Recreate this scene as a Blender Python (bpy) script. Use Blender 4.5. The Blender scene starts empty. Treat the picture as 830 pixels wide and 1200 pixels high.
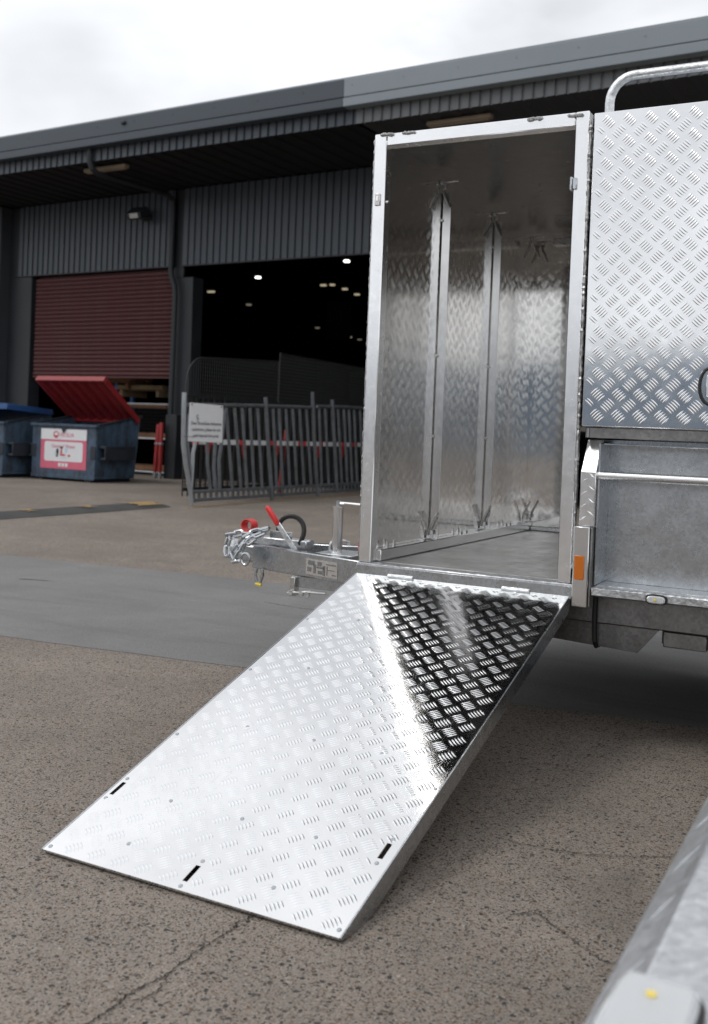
import bpy, math, random
from mathutils import Vector, Matrix
R = math.radians
random.seed(7)
scene = bpy.context.scene
COL = scene.collection

# ------------------------------------------------------------------ camera
CAM_H = 1.0175
yaw, pitch, roll = 0.4843, -0.0086, 0.0394
fwd = Vector((-math.sin(yaw) * math.cos(pitch), math.cos(yaw) * math.cos(pitch), math.sin(pitch)))
rgt = Vector((math.cos(yaw), math.sin(yaw), 0))
upv = rgt.cross(fwd)
r2 = math.cos(roll) * rgt + math.sin(roll) * upv
u2 = -math.sin(roll) * rgt + math.cos(roll) * upv
cd = bpy.data.cameras.new('camera')
cam = bpy.data.objects.new('camera', cd)
COL.objects.link(cam)
M = Matrix((r2, u2, -fwd)).transposed().to_4x4()
M.translation = (0, 0, CAM_H)
cam.matrix_world = M
cd.sensor_fit = 'VERTICAL'
cd.sensor_height = 36
cd.sensor_width = 24.9
cd.lens = 36.08
cd.shift_y = -0.06805
cd.clip_start = 0.05
cd.clip_end = 2000
cd.dof.use_dof = True
cd.dof.focus_distance = 3.3
cd.dof.aperture_fstop = 4.2
scene.camera = cam

# ------------------------------------------------------------------ sky and sun
SUN_ELEV, SUN_AZ = R(52), R(222)       # azimuth of the sun, clockwise from +Y
w = bpy.data.worlds.new('World')
scene.world = w
w.use_nodes = True
nt = w.node_tree
nt.nodes.clear()
wo = nt.nodes.new('ShaderNodeOutputWorld')
bg = nt.nodes.new('ShaderNodeBackground')
sky = nt.nodes.new('ShaderNodeTexSky')
sky.sky_type = 'NISHITA'
sky.sun_disc = False
sky.sun_elevation = SUN_ELEV
sky.sun_rotation = SUN_AZ
tc = nt.nodes.new('ShaderNodeTexCoord')
mp = nt.nodes.new('ShaderNodeMapping')
mp.inputs['Scale'].default_value = (1, 1, 1.6)
mp.inputs['Location'].default_value = (3.1, 0.4, 1.7)
nz = nt.nodes.new('ShaderNodeTexNoise')
nz.inputs['Scale'].default_value = 2.3
nz.inputs['Detail'].default_value = 5
nz.inputs['Roughness'].default_value = 0.5
nz.inputs['Distortion'].default_value = 0.3
rp = nt.nodes.new('ShaderNodeValToRGB')
rp.color_ramp.elements[0].position = 0.36
rp.color_ramp.elements[0].color = (0.61, 0.625, 0.65, 1)
rp.color_ramp.elements[1].position = 0.57
rp.color_ramp.elements[1].color = (0.97, 0.98, 1.0, 1)
mul = nt.nodes.new('ShaderNodeVectorMath')
mul.operation = 'SCALE'
mul.inputs['Scale'].default_value = 10.0
mx = nt.nodes.new('ShaderNodeMix')
mx.data_type = 'RGBA'
mx.inputs['Factor'].default_value = 0.94
nt.links.new(tc.outputs['Generated'], mp.inputs['Vector'])
nt.links.new(mp.outputs['Vector'], nz.inputs['Vector'])
nt.links.new(nz.outputs['Fac'], rp.inputs['Fac'])
nt.links.new(rp.outputs['Color'], mul.inputs[0])
nt.links.new(sky.outputs['Color'], mx.inputs['A'])
nt.links.new(mul.outputs['Vector'], mx.inputs['B'])
nt.links.new(mx.outputs['Result'], bg.inputs['Color'])
bg.inputs['Strength'].default_value = 0.1
nt.links.new(bg.outputs['Background'], wo.inputs['Surface'])

sd = bpy.data.lights.new('sun', 'SUN')
sd.energy = 0.7
sd.angle = R(18)
sd.color = (1.0, 0.96, 0.9)
sun = bpy.data.objects.new('sun', sd)
COL.objects.link(sun)
tosun = Vector((math.sin(SUN_AZ) * math.cos(SUN_ELEV), math.cos(SUN_AZ) * math.cos(SUN_ELEV), math.sin(SUN_ELEV)))
sun.rotation_euler = tosun.to_track_quat('Z', 'Y').to_euler()
sun.location = (-4, -6, 12)

vs = scene.view_settings
vs.view_transform = 'Standard'
vs.look = 'None'
vs.exposure = 0.33
vs.gamma = 1.0
vs.use_curve_mapping = False
scene.render.engine = 'CYCLES'
scene.cycles.max_bounces = 10
scene.cycles.glossy_bounces = 8
scene.cycles.diffuse_bounces = 4

# ------------------------------------------------------------------ materials
MATS = {}


def newmat(name):
    m = bpy.data.materials.new(name)
    m.use_nodes = True
    n = m.node_tree
    b = n.nodes['Principled BSDF']
    MATS[name] = m
    return m, n, b


def coords(n, scale=(1, 1, 1)):
    t = n.nodes.new('ShaderNodeTexCoord')
    p = n.nodes.new('ShaderNodeMapping')
    p.inputs['Scale'].default_value = scale
    n.links.new(t.outputs['Object'], p.inputs['Vector'])
    return p.outputs['Vector']


def noise(n, vec, scale, detail=4, rough=0.55, dist=0.0):
    t = n.nodes.new('ShaderNodeTexNoise')
    t.inputs['Scale'].default_value = scale
    t.inputs['Detail'].default_value = detail
    t.inputs['Roughness'].default_value = rough
    t.inputs['Distortion'].default_value = dist
    n.links.new(vec, t.inputs['Vector'])
    return t.outputs['Fac']


def vor(n, vec, scale, feature='F1', out='Distance', rnd=1.0):
    t = n.nodes.new('ShaderNodeTexVoronoi')
    t.feature = feature
    t.inputs['Scale'].default_value = scale
    t.inputs['Randomness'].default_value = rnd
    n.links.new(vec, t.inputs['Vector'])
    return t.outputs[out]


def ramp(n, fac, stops, interp='LINEAR'):
    r = n.nodes.new('ShaderNodeValToRGB')
    cr = r.color_ramp
    cr.interpolation = interp
    while len(cr.elements) < len(stops):
        cr.elements.new(0.5)
    for e, (p, c) in zip(cr.elements, stops):
        e.position = p
        e.color = (c, c, c, 1) if not isinstance(c, tuple) else (*c, 1)
    n.links.new(fac, r.inputs['Fac'])
    return r.outputs['Color']


def mixc(n, fac, a, b, mode='MIX'):
    m = n.nodes.new('ShaderNodeMix')
    m.data_type = 'RGBA'
    m.blend_type = mode
    for key, v in (('Factor', fac), ('A', a), ('B', b)):
        if hasattr(v, 'is_linked'):
            n.links.new(v, m.inputs[key])
        elif key == 'Factor':
            m.inputs['Factor'].default_value = v
        else:
            m.inputs[key].default_value = (*v, 1)
    return m.outputs['Result']


def bump(n, b, height, strength, dist):
    t = n.nodes.new('ShaderNodeBump')
    t.inputs['Strength'].default_value = strength
    t.inputs['Distance'].default_value = dist
    n.links.new(height, t.inputs['Height'])
    n.links.new(t.outputs['Normal'], b.inputs['Normal'])


def paint(name, col, rough=0.5, var=0.25, scale=3.0, spec=0.5, dirt=None, dirt_amt=0.0, stretch=(1, 1, 1), metallic=0.0):
    m, n, b = newmat(name)
    v = coords(n, stretch)
    f = noise(n, v, scale, 6, 0.65)
    lo = tuple(c * (1 - var) for c in col)
    hi = tuple(min(1, c * (1 + var)) for c in col)
    c = mixc(n, ramp(n, f, [(0.3, 0.0), (0.7, 1.0)]), lo, hi)
    if dirt:
        f2 = noise(n, v, scale * 2.7, 8, 0.7, 0.4)
        msk = ramp(n, f2, [(0.62 - 0.3 * dirt_amt, 0.0), (0.78 - 0.2 * dirt_amt, 1.0)])
        c = mixc(n, msk, c, dirt)
    n.links.new(c, b.inputs['Base Color'])
    rr = ramp(n, f, [(0.2, max(0, rough - 0.1)), (0.8, min(1, rough + 0.12))])
    n.links.new(rr, b.inputs['Roughness'])
    b.inputs['Specular IOR Level'].default_value = spec
    b.inputs['Metallic'].default_value = metallic
    return m


def metal(name, col, rough=0.25, rvar=0.08, scale=6.0, spangle=0.0, wav=0.0, wscale=5.0, stretch=(1, 1, 1), smudge=0.12):
    m, n, b = newmat(name)
    v = coords(n, stretch)
    f = noise(n, v, scale, 7, 0.68, 0.3)
    lo = tuple(c * (1 - smudge) for c in col)
    c = mixc(n, ramp(n, f, [(0.3, 0.0), (0.62, 1.0)]), lo, col)
    if spangle:
        s = vor(n, v, 110, 'F1', 'Color')
        bw = n.nodes.new('ShaderNodeRGBToBW')
        n.links.new(s, bw.inputs[0])
        sp = ramp(n, bw.outputs[0], [(0.1, 1 - spangle), (0.9, 1.0)])
        c = mixc(n, 1.0, c, sp, 'MULTIPLY')
        f3 = noise(n, v, 14, 5, 0.7, 1.0)
        c = mixc(n, ramp(n, f3, [(0.40, 0.0), (0.80, 0.28)]), c, tuple(x * 0.55 for x in col))
    n.links.new(c, b.inputs['Base Color'])
    b.inputs['Metallic'].default_value = 1.0
    f2 = noise(n, v, scale * 3.1, 5, 0.7)
    n.links.new(ramp(n, f2, [(0.25, max(0.02, rough - rvar)), (0.75, rough + rvar)]), b.inputs['Roughness'])
    if wav:
        bump(n, b, noise(n, v, wscale, 2, 0.4), wav, 0.01)
    return m


# ground: worn exposed aggregate
def ground_material():
    m, n, b = newmat('aggregate_asphalt')
    v = coords(n)
    wob = n.nodes.new('ShaderNodeVectorMath')
    wob.operation = 'ADD'
    nzz = n.nodes.new('ShaderNodeTexNoise')
    nzz.inputs['Scale'].default_value = 90
    nzz.inputs['Detail'].default_value = 2
    n.links.new(v, nzz.inputs['Vector'])
    sc = n.nodes.new('ShaderNodeVectorMath')
    sc.operation = 'SCALE'
    sc.inputs['Scale'].default_value = 0.009
    n.links.new(nzz.outputs['Color'], sc.inputs[0])
    n.links.new(v, wob.inputs[0])
    n.links.new(sc.outputs['Vector'], wob.inputs[1])
    vv = wob.outputs['Vector']
    big = noise(n, v, 0.55, 5, 0.6, 0.4)
    mid = noise(n, v, 4.0, 6, 0.7, 0.3)
    fine = noise(n, v, 210, 3, 0.6)
    base = mixc(n, ramp(n, big, [(0.35, 0.0), (0.65, 1.0)]), (0.222, 0.187, 0.157), (0.335, 0.290, 0.248))
    base = mixc(n, ramp(n, mid, [(0.3, 0.0), (0.75, 0.6)]), base, (0.168, 0.150, 0.134))
    base = mixc(n, 1.0, base, ramp(n, fine, [(0.25, 0.5), (0.75, 1.4)]), 'MULTIPLY')
    # stones: three sizes, only some cells hold one
    hgt = None
    for scale, keep, edge in ((72, 0.72, 0.42), (120, 0.50, 0.47), (190, 0.40, 0.50)):
        d = vor(n, vv, scale)
        cc = vor(n, vv, scale, 'F1', 'Color')
        sep = n.nodes.new('ShaderNodeSeparateColor')
        n.links.new(cc, sep.inputs[0])
        on = ramp(n, sep.outputs[0], [(keep - .06, 0.0), (keep - .04, 1.0)])
        # radius varies by cell
        mm = n.nodes.new('ShaderNodeMath')
        mm.operation = 'MULTIPLY_ADD'
        n.links.new(sep.outputs[1], mm.inputs[0])
        mm.inputs[1].default_value = 0.3
        n.links.new(d, mm.inputs[2])
        shape = ramp(n, mm.outputs[0], [(edge, 1.0), (edge + 0.07, 0.0)])
        msk = mixc(n, 1.0, on, shape, 'MULTIPLY')
        col = ramp(n, sep.outputs[2], [(0.0, (0.030, 0.030, 0.031)), (0.30, (0.052, 0.049, 0.047)), (0.50, (0.095, 0.078, 0.064)),
                                       (0.68, (0.17, 0.105, 0.066)), (0.82, (0.085, 0.085, 0.085)), (0.93, (0.27, 0.24, 0.21)), (1.0, (0.34, 0.31, 0.28))])
        base = mixc(n, msk, base, col)
        hgt = msk if hgt is None else mixc(n, 0.5, hgt, msk)
    # oil and tyre stains
    st = noise(n, v, 1.3, 4, 0.6, 1.2)
    base = mixc(n, ramp(n, st, [(0.58, 0.0), (0.78, 0.45)]), base, (0.10, 0.09, 0.08))
    ty = noise(n, coords(n, (0.22, 1.7, 1)), 1.0, 5, 0.65, 0.5)
    base = mixc(n, ramp(n, ty, [(0.52, 0.0), (0.74, 0.35)]), base, (0.13, 0.115, 0.10))
    n.links.new(base, b.inputs['Base Color'])
    b.inputs['Roughness'].default_value = 0.86
    b.inputs['Specular IOR Level'].default_value = 0.3
    hh = mixc(n, 0.5, hgt, fine)
    bump(n, b, hh, 0.55, 0.004)
    return m


def patch_material():
    m, n, b = newmat('patch_asphalt')
    v = coords(n)
    big = noise(n, v, 0.9, 6, 0.65, 0.6)
    st = noise(n, coords(n, (0.35, 2.4, 1)), 1.6, 6, 0.7, 0.5)
    fine = noise(n, v, 240, 3, 0.65)
    c = mixc(n, ramp(n, big, [(0.3, 0.0), (0.7, 1.0)]), (0.165, 0.163, 0.160), (0.220, 0.218, 0.215))
    c = mixc(n, ramp(n, st, [(0.50, 0.0), (0.72, 0.75)]), c, (0.130, 0.129, 0.127))
    c = mixc(n, 1.0, c, ramp(n, fine, [(0.3, 0.62), (0.72, 1.35)]), 'MULTIPLY')
    d = vor(n, v, 150)
    c = mixc(n, ramp(n, d, [(0.18, 0.5), (0.30, 0.0)]), c, (0.06, 0.06, 0.06))
    n.links.new(c, b.inputs['Base Color'])
    b.inputs['Roughness'].default_value = 0.8
    b.inputs['Specular IOR Level'].default_value = 0.3
    bump(n, b, fine, 0.4, 0.002)
    return m


def emit(name, col, strength):
    m, n, b = newmat(name)
    b.inputs['Base Color'].default_value = (*col, 1)
    b.inputs['Emission Color'].default_value = (*col, 1)
    b.inputs['Emission Strength'].default_value = strength
    return m


ground_material()
patch_material()
metal('tread_alu', (0.89, 0.895, 0.90), 0.11, 0.04, 4.0, wav=0.06, wscale=7, smudge=0.08)
metal('tread_inner', (0.85, 0.84, 0.825), 0.065, 0.02, 5.0, wav=0.03, wscale=6, smudge=0.14)
metal('alu_frame', (0.92, 0.925, 0.93), 0.24, 0.06, 9.0, smudge=0.05)
metal('alu_smooth', (0.80, 0.80, 0.80), 0.22, 0.03, 3.0, smudge=0.06)
metal('roof_shaded', (0.055, 0.056, 0.058), 0.24, 0.05, 5.0, wav=0.2, wscale=9, smudge=0.2)  # shade of the upper box interior is put into this ceiling colour
metal('alu_bar', (0.80, 0.80, 0.80), 0.28, 0.06, 9.0, smudge=0.15)
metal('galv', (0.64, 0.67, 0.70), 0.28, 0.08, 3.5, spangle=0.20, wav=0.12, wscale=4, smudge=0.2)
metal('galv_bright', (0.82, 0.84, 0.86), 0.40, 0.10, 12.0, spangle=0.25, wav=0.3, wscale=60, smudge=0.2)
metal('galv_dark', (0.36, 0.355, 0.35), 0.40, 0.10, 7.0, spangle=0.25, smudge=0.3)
paint('print_grey', (0.16, 0.16, 0.16), 0.4, 0.3, 40.0)
metal('steel_clip', (0.62, 0.61, 0.59), 0.30, 0.08, 20.0)
metal('weld', (0.50, 0.50, 0.50), 0.45, 0.1, 90.0, smudge=0.5)
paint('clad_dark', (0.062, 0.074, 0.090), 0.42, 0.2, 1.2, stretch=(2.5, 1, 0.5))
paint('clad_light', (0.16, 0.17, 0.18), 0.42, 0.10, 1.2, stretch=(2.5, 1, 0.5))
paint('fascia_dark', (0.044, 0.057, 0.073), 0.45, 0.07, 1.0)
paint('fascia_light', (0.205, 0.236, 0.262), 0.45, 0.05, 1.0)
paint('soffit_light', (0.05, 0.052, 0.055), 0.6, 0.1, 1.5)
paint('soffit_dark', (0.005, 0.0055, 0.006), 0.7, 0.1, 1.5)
paint('column_dark', (0.020, 0.023, 0.028), 0.5, 0.2, 2.0)
paint('pier_grey', (0.045, 0.050, 0.058), 0.6, 0.15, 1.2)
paint('roller_red', (0.078, 0.018, 0.019), 0.55, 0.14, 2.0, dirt=(0.10, 0.06, 0.055), dirt_amt=0.2, stretch=(0.6, 1, 2))
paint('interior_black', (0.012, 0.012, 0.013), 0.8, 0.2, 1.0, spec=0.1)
paint('bin_blue', (0.058, 0.102, 0.160), 0.55, 0.3, 3.0, dirt=(0.035, 0.042, 0.055), dirt_amt=0.7, stretch=(1, 1, 0.5))
paint('bin_dark', (0.020, 0.026, 0.036), 0.6, 0.3, 4.0)
paint('lid_red', (0.25, 0.020, 0.024), 0.42, 0.12, 3.0)
paint('lid_blue', (0.02, 0.075, 0.22), 0.42, 0.12, 3.0)
paint('rubber_black', (0.012, 0.012, 0.013), 0.5, 0.2, 5.0)
paint('grip_red', (0.60, 0.028, 0.03), 0.35, 0.08, 12.0)
paint('post_red', (0.33, 0.028, 0.03), 0.45, 0.15, 5.0, dirt=(0.12, 0.05, 0.045), dirt_amt=0.3)
paint('rack_blue', (0.02, 0.17, 0.46), 0.4, 0.1, 3.0)
paint('timber', (0.24, 0.12, 0.06), 0.7, 0.3, 6.0)
paint('timber_pale', (0.28, 0.20, 0.11), 0.7, 0.3, 6.0)
paint('board_white', (0.72, 0.73, 0.74), 0.5, 0.06, 6.0, dirt=(0.5, 0.5, 0.5), dirt_amt=0.3)
paint('sign_white', (0.70, 0.71, 0.73), 0.5, 0.04, 3.0)
paint('print_black', (0.03, 0.03, 0.032), 0.6, 0.1, 8.0)
paint('print_pink', (0.62, 0.13, 0.20), 0.5, 0.07, 8.0)
paint('print_red', (0.55, 0.06, 0.07), 0.5, 0.07, 8.0)
paint('print_pale', (0.48, 0.62, 0.72), 0.5, 0.07, 8.0)
paint('line_yellow', (0.44, 0.27, 0.08), 0.7, 0.25, 9.0, dirt=(0.16, 0.13, 0.10), dirt_amt=0.75)
paint('hump_black', (0.050, 0.050, 0.050), 0.8, 0.3, 4.0)
paint('crack_dark', (0.030, 0.027, 0.025), 0.9, 0.3, 30.0, spec=0.1)
paint('steel_grey', (0.125, 0.138, 0.152), 0.42, 0.25, 6.0, dirt=(0.09, 0.08, 0.075), dirt_amt=0.35, metallic=0.35)
paint('steel_pale', (0.33, 0.35, 0.37), 0.40, 0.15, 6.0, metallic=0.5)
paint('mesh_dark', (0.013, 0.014, 0.015), 0.5, 0.2, 6.0)
paint('zinc_white', (0.55, 0.56, 0.57), 0.45, 0.12, 6.0, metallic=0.4)
paint('beige_fitting', (0.30, 0.24, 0.17), 0.6, 0.1, 4.0)
paint('skyline_far', (0.135, 0.170, 0.215), 0.9, 0.3, 0.1)
paint('tyre_black', (0.02, 0.02, 0.02), 0.8, 0.2, 8.0)
emit('lamp_white', (1.0, 0.98, 0.92), 3.0)
emit('lamp_warm', (1.0, 0.86, 0.6), .30)
emit('lamp_dim', (1.0, 0.9, 0.7), 0.12)


def special_mats():
    m, n, b = newmat('amber')
    b.inputs['Base Color'].default_value = (0.50, 0.13, 0.010, 1)
    b.inputs['Roughness'].default_value = 0.18
    v = coords(n)
    t = n.nodes.new('ShaderNodeTexChecker')
    t.inputs['Scale'].default_value = 260
    n.links.new(v, t.inputs['Vector'])
    bump(n, b, t.outputs['Fac'], 0.3, 0.001)
    m, n, b = newmat('clear_lens')
    b.inputs['Base Color'].default_value = (0.93, 0.95, 0.97, 1)
    b.inputs['Roughness'].default_value = 0.08
    b.inputs['Transmission Weight'].default_value = 0.55
    b.inputs['IOR'].default_value = 1.45
    m, n, b = newmat('led_yellow')
    b.inputs['Base Color'].default_value = (0.85, 0.66, 0.10, 1)
    b.inputs['Roughness'].default_value = 0.3
    m, n, b = newmat('plastic_wrap')
    b.inputs['Base Color'].default_value = (0.86, 0.89, 0.92, 1)
    b.inputs['Roughness'].default_value = 0.18
    b.inputs['Transmission Weight'].default_value = 0.35
    bump(n, b, noise(n, coords(n), 60, 4, 0.7, 1.0), 0.9, 0.01)
    m, n, b = newmat('lamp_glass')
    b.inputs['Base Color'].default_value = (0.55, 0.58, 0.60, 1)
    b.inputs['Metallic'].default_value = 0.85
    b.inputs['Roughness'].default_value = 0.12


special_mats()


def ramp_material():
    m, n, b = newmat('ramp_plate')
    v = coords(n)
    f = noise(n, v, 4.0, 7, 0.68, 0.3)
    c = mixc(n, ramp(n, f, [(0.3, 0.0), (0.62, 1.0)]), (0.79, 0.79, 0.79), (0.85, 0.852, 0.855))
    sc = noise(n, coords(n, (30, 2.2, 1)), 2.0, 6, 0.75, 0.6)
    c = mixc(n, ramp(n, sc, [(0.60, 0.0), (0.75, 0.35)]), c, (0.62, 0.61, 0.60))
    n.links.new(c, b.inputs['Base Color'])
    b.inputs['Metallic'].default_value = 1.0
    f2 = noise(n, v, 11, 6, 0.7, 0.5)
    r1 = ramp(n, f2, [(0.3, 0.075), (0.72, 0.15)])
    r2_ = mixc(n, ramp(n, sc, [(0.55, 0.0), (0.75, 1.0)]), r1, (0.24, 0.24, 0.24))
    n.links.new(r2_, b.inputs['Roughness'])
    bump(n, b, noise(n, v, 5, 2, 0.4), 0.08, 0.01)


ramp_material()


# ------------------------------------------------------------------ mesh helpers
class MB:
    def __init__(s):
        s.v, s.f = [], []

    def add(s, vs, fs):
        o = len(s.v)
        s.v += [tuple(p) for p in vs]
        s.f += [tuple(i + o for i in f) for f in fs]
        return s

    def box(s, x0, x1, y0, y1, z0, z1):
        return s.add([(x0, y0, z0), (x1, y0, z0), (x1, y1, z0), (x0, y1, z0), (x0, y0, z1), (x1, y0, z1), (x1, y1, z1), (x0, y1, z1)],
                     [(3, 2, 1, 0), (4, 5, 6, 7), (0, 1, 5, 4), (1, 2, 6, 5), (2, 3, 7, 6), (3, 0, 4, 7)])

    def prism(s, prof, a0, a1, axis='x'):
        """closed profile (counter-clockwise list of 2-D points) extruded along an axis"""
        n = len(prof)

        def P(a, p):
            return {'x': (a, p[0], p[1]), 'y': (p[0], a, p[1]), 'z': (p[0], p[1], a)}[axis]
        vs_ = [P(a0, p) for p in prof] + [P(a1, p) for p in prof]
        fs = [(i, (i + 1) % n, n + (i + 1) % n, n + i) for i in range(n)]
        fs += [tuple(range(n))[::-1], tuple(range(n, 2 * n))]
        return s.add(vs_, fs)

    def strip(s, prof, a0, a1, axis='x'):
        """open profile extruded (a folded sheet)"""
        n = len(prof)

        def P(a, p):
            return {'x': (a, p[0], p[1]), 'y': (p[0], a, p[1]), 'z': (p[0], p[1], a)}[axis]
        return s.add([P(a0, p) for p in prof] + [P(a1, p) for p in prof], [(i, i + 1, n + i + 1, n + i) for i in range(n - 1)])

    def tube(s, path, r, n=8, closed=False, r1=None):
        P = [Vector(p) for p in path]
        m = len(P)
        T = []
        for i in range(m):
            a = P[(i - 1) % m] if (closed or i > 0) else P[i]
            b = P[(i + 1) % m] if (closed or i < m - 1) else P[i]
            T.append((b - a).normalized())
        ref = Vector((0, 0, 1)) if abs(T[0].z) < 0.9 else Vector((1, 0, 0))
        N = (ref - T[0] * ref.dot(T[0])).normalized()
        vs_ = []
        for i in range(m):
            N = (N - T[i] * N.dot(T[i])).normalized()
            B = T[i].cross(N)
            rr = r if r1 is None else r + (r1 - r) * i / max(1, m - 1)
            for k in range(n):
                a = 2 * math.pi * k / n
                vs_.append(P[i] + (N * math.cos(a) + B * math.sin(a)) * rr)
        fs = []
        for i in range(m if closed else m - 1):
            j = (i + 1) % m
            for k in range(n):
                fs.append((i * n + k, i * n + (k + 1) % n, j * n + (k + 1) % n, j * n + k))
        if not closed:
            fs += [tuple(range(n))[::-1], tuple(range((m - 1) * n, m * n))]
        return s.add(vs_, fs)

    def disc(s, c, nrm, r, th, n=12):
        c = Vector(c)
        nrm = Vector(nrm).normalized()
        return s.tube([c, c + nrm * th], r, n)

    def build(s, name, mat, parent=None, bevel=0.0, smooth=True, loc=(0, 0, 0), off=None, segs=1):
        me = bpy.data.meshes.new(name)
        vv = s.v if off is None else [(a - off[0], b - off[1], c - off[2]) for a, b, c in s.v]
        me.from_pydata(vv, [], s.f)
        me.materials.append(MATS[mat])
        if smooth:
            me.shade_smooth()
            me.set_sharp_from_angle(angle=R(32))
        o = bpy.data.objects.new(name, me)
        COL.objects.link(o)
        o.location = loc
        if parent is not None:
            o.parent = parent
        if bevel:
            bm_ = o.modifiers.new('bevel', 'BEVEL')
            bm_.width = bevel
            bm_.segments = segs
            bm_.limit_method = 'ANGLE'
            bm_.angle_limit = R(40)
            bm_.harden_normals = False
        return o


def tag(o, label=None, cat=None, group=None, kind=None):
    if label:
        o['label'] = label
    if cat:
        o['category'] = cat
    if group:
        o['group'] = group
    if kind:
        o['kind'] = kind
    return o


def empty(name, loc=(0, 0, 0), rz=0.0):
    o = bpy.data.objects.new(name, None)
    o.empty_display_size = 0.2
    COL.objects.link(o)
    o.location = loc
    o.rotation_euler = (0, 0, rz)
    return o


def part(name, mat, parent, boxes, bevel=0.002):
    m = MB()
    for b in boxes:
        m.box(*b)
    return m.build(name, mat, parent, bevel)


def text(name, body, size, mat, parent, loc, rot, align='CENTER', extrude=0.001):
    c = bpy.data.curves.new(name, 'FONT')
    c.body = body
    c.size = size
    c.align_x = align
    c.align_y = 'CENTER'
    c.extrude = extrude
    c.space_line = 1.05
    c.materials.append(MATS[mat])
    t = bpy.data.objects.new('lettering_curve', c)
    COL.objects.link(t)
    me = bpy.data.meshes.new_from_object(t.evaluated_get(bpy.context.evaluated_depsgraph_get()))
    bpy.data.objects.remove(t)
    o = bpy.data.objects.new(name, me)
    COL.objects.link(o)
    o.location = loc
    o.rotation_euler = rot
    o.parent = parent
    o['kind'] = 'stuff'
    return o


G = -0.015                     # ground level

# ------------------------------------------------------------------ ground
m = MB()
m.add([(-400, -400, G), (400, -400, G), (400, 400, G), (-400, 400, G)], [(0, 1, 2, 3)])
ground = tag(m.build('ground', 'aggregate_asphalt', smooth=False), 'brown grey worn aggregate yard surface', kind='structure')

# smoother repaired strip running across the yard
rng = random.Random(3)
m = MB()
xs = [-14 + 0.25 * i for i in range(85)]
vs_ = []
for x in xs:
    yf = 5.893 + (x + 3.955) * 0.103 + rng.uniform(-.007, .007)
    yn = 3.70 + (x + 2.6) * 0.125 + rng.uniform(-.007, .007)
    vs_ += [(x, yn, G + .0015), (x, yf, G + .0015)]
m.add(vs_, [(2 * i, 2 * i + 2, 2 * i + 3, 2 * i + 1) for i in range(len(xs) - 1)])
tag(m.build('asphalt_patch', 'patch_asphalt', smooth=False), 'smooth grey asphalt strip across the yard', kind='structure')


def crack(pts, w0, seed, sub=14):
    rg = random.Random(seed)
    P = []
    for (a, b) in zip(pts[:-1], pts[1:]):
        for k in range(sub):
            t = k / sub
            j = 0.0045
            P.append((a[0] + (b[0] - a[0]) * t + rg.uniform(-j, j), a[1] + (b[1] - a[1]) * t + rg.uniform(-j, j)))
    P.append(pts[-1])
    mm = MB()
    vs2 = []
    for i, p in enumerate(P):
        q = P[min(i + 1, len(P) - 1)]
        r_ = P[max(i - 1, 0)]
        d = Vector((q[0] - r_[0], q[1] - r_[1]))
        d.normalize()
        nn = Vector((-d.y, d.x))
        ww = w0 * rg.uniform(0.25, 1.0) * min(1, (len(P) - i) / 12)
        vs2 += [(p[0] + nn.x * ww, p[1] + nn.y * ww, G + .003), (p[0] - nn.x * ww, p[1] - nn.y * ww, G + .003)]
    mm.add(vs2, [(2 * i, 2 * i + 1, 2 * i + 3, 2 * i + 2) for i in range(len(P) - 1)])
    return mm.build('crack', 'crack_dark', ground, smooth=False)


crack([(-1.158, 1.86), (-1.173, 1.80), (-1.167, 1.751), (-1.177, 1.654), (-1.17, 1.559), (-1.185, 1.46), (-1.18, 1.419), (-1.19, 1.335), (-1.20, 1.2)], .0024, 1)
crack([(-1.172, 1.56), (-1.150, 1.51), (-1.155, 1.47), (-1.18, 1.44)], .0016, 2)
crack([(-0.876, 2.534), (-0.783, 2.529), (-0.656, 2.549), (-0.542, 2.605), (-0.449, 2.666), (-.2, 2.8)], .0018, 3)
crack([(-0.695, 2.142), (-0.654, 2.182), (-0.577, 2.126), (-0.487, 2.057), (-0.451, 2.052), (-.3, 2.0)], .0016, 4)
crack([(-3.3, 5.2), (-3.0, 5.16), (-2.75, 5.2)], .004, 5)
crack([(-5.0, 4.9), (-4.75, 4.98)], .012, 6)

# unseen skyline stand-in behind the viewer, added for the metal to reflect
m = MB()
vs_ = []
n_ = 60
for i in range(n_ + 1):
    x = -260 + 520 * i / n_
    hh = 7.2 + 1.2 * math.sin(i * 1.7) * math.sin(i * .6) + rng.uniform(-.5, .5)
    vs_ += [(x, -58, G - .1), (x, -64, hh), (x, -90, hh * .9), (x, -96, G - .1)]
m.add(vs_, [(4 * i + k, 4 * i + 4 + k, 4 * i + 5 + k, 4 * i + 1 + k) for i in range(n_) for k in range(3)])
tag(m.build('skyline_standin', 'skyline_far', smooth=False), 'unseen skyline mass added behind the viewer for reflections', kind='structure')

# ------------------------------------------------------------------ warehouse (local frame: x along the facade, y inwards)
BY = -R(3.4)
wh = tag(empty('warehouse', (-12.5, 16.4, G), BY), 'dark grey ribbed metal warehouse with deep eave and large open doorway', 'building')


def ribbed(u0, u1, z0, z1, v, pitch, depth, mat, name='cladding', top=0.60, parent=wh, horizontal=None):
    """trapezoid-ribbed sheet in the plane y=v, ribs vertical"""
    prof = []
    u = u0
    while u < u1 - 1e-6:
        q = min(pitch, u1 - u)
        for (t, d) in ((0.0, depth), (0.62, depth), (0.66, depth * 1.5), (0.74, depth * 1.5), (0.78, 0.0), (0.97, 0.0)):
            if t * pitch <= q:
                prof.append((u + t * pitch, v - d))
        u += pitch
    prof.append((u1, v - depth))
    mm = MB()
    mm.strip(prof, z0, z1, 'z')
    return mm.build(name, mat, parent, smooth=False)


SO = 5.74                       # underside of the eave
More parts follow.
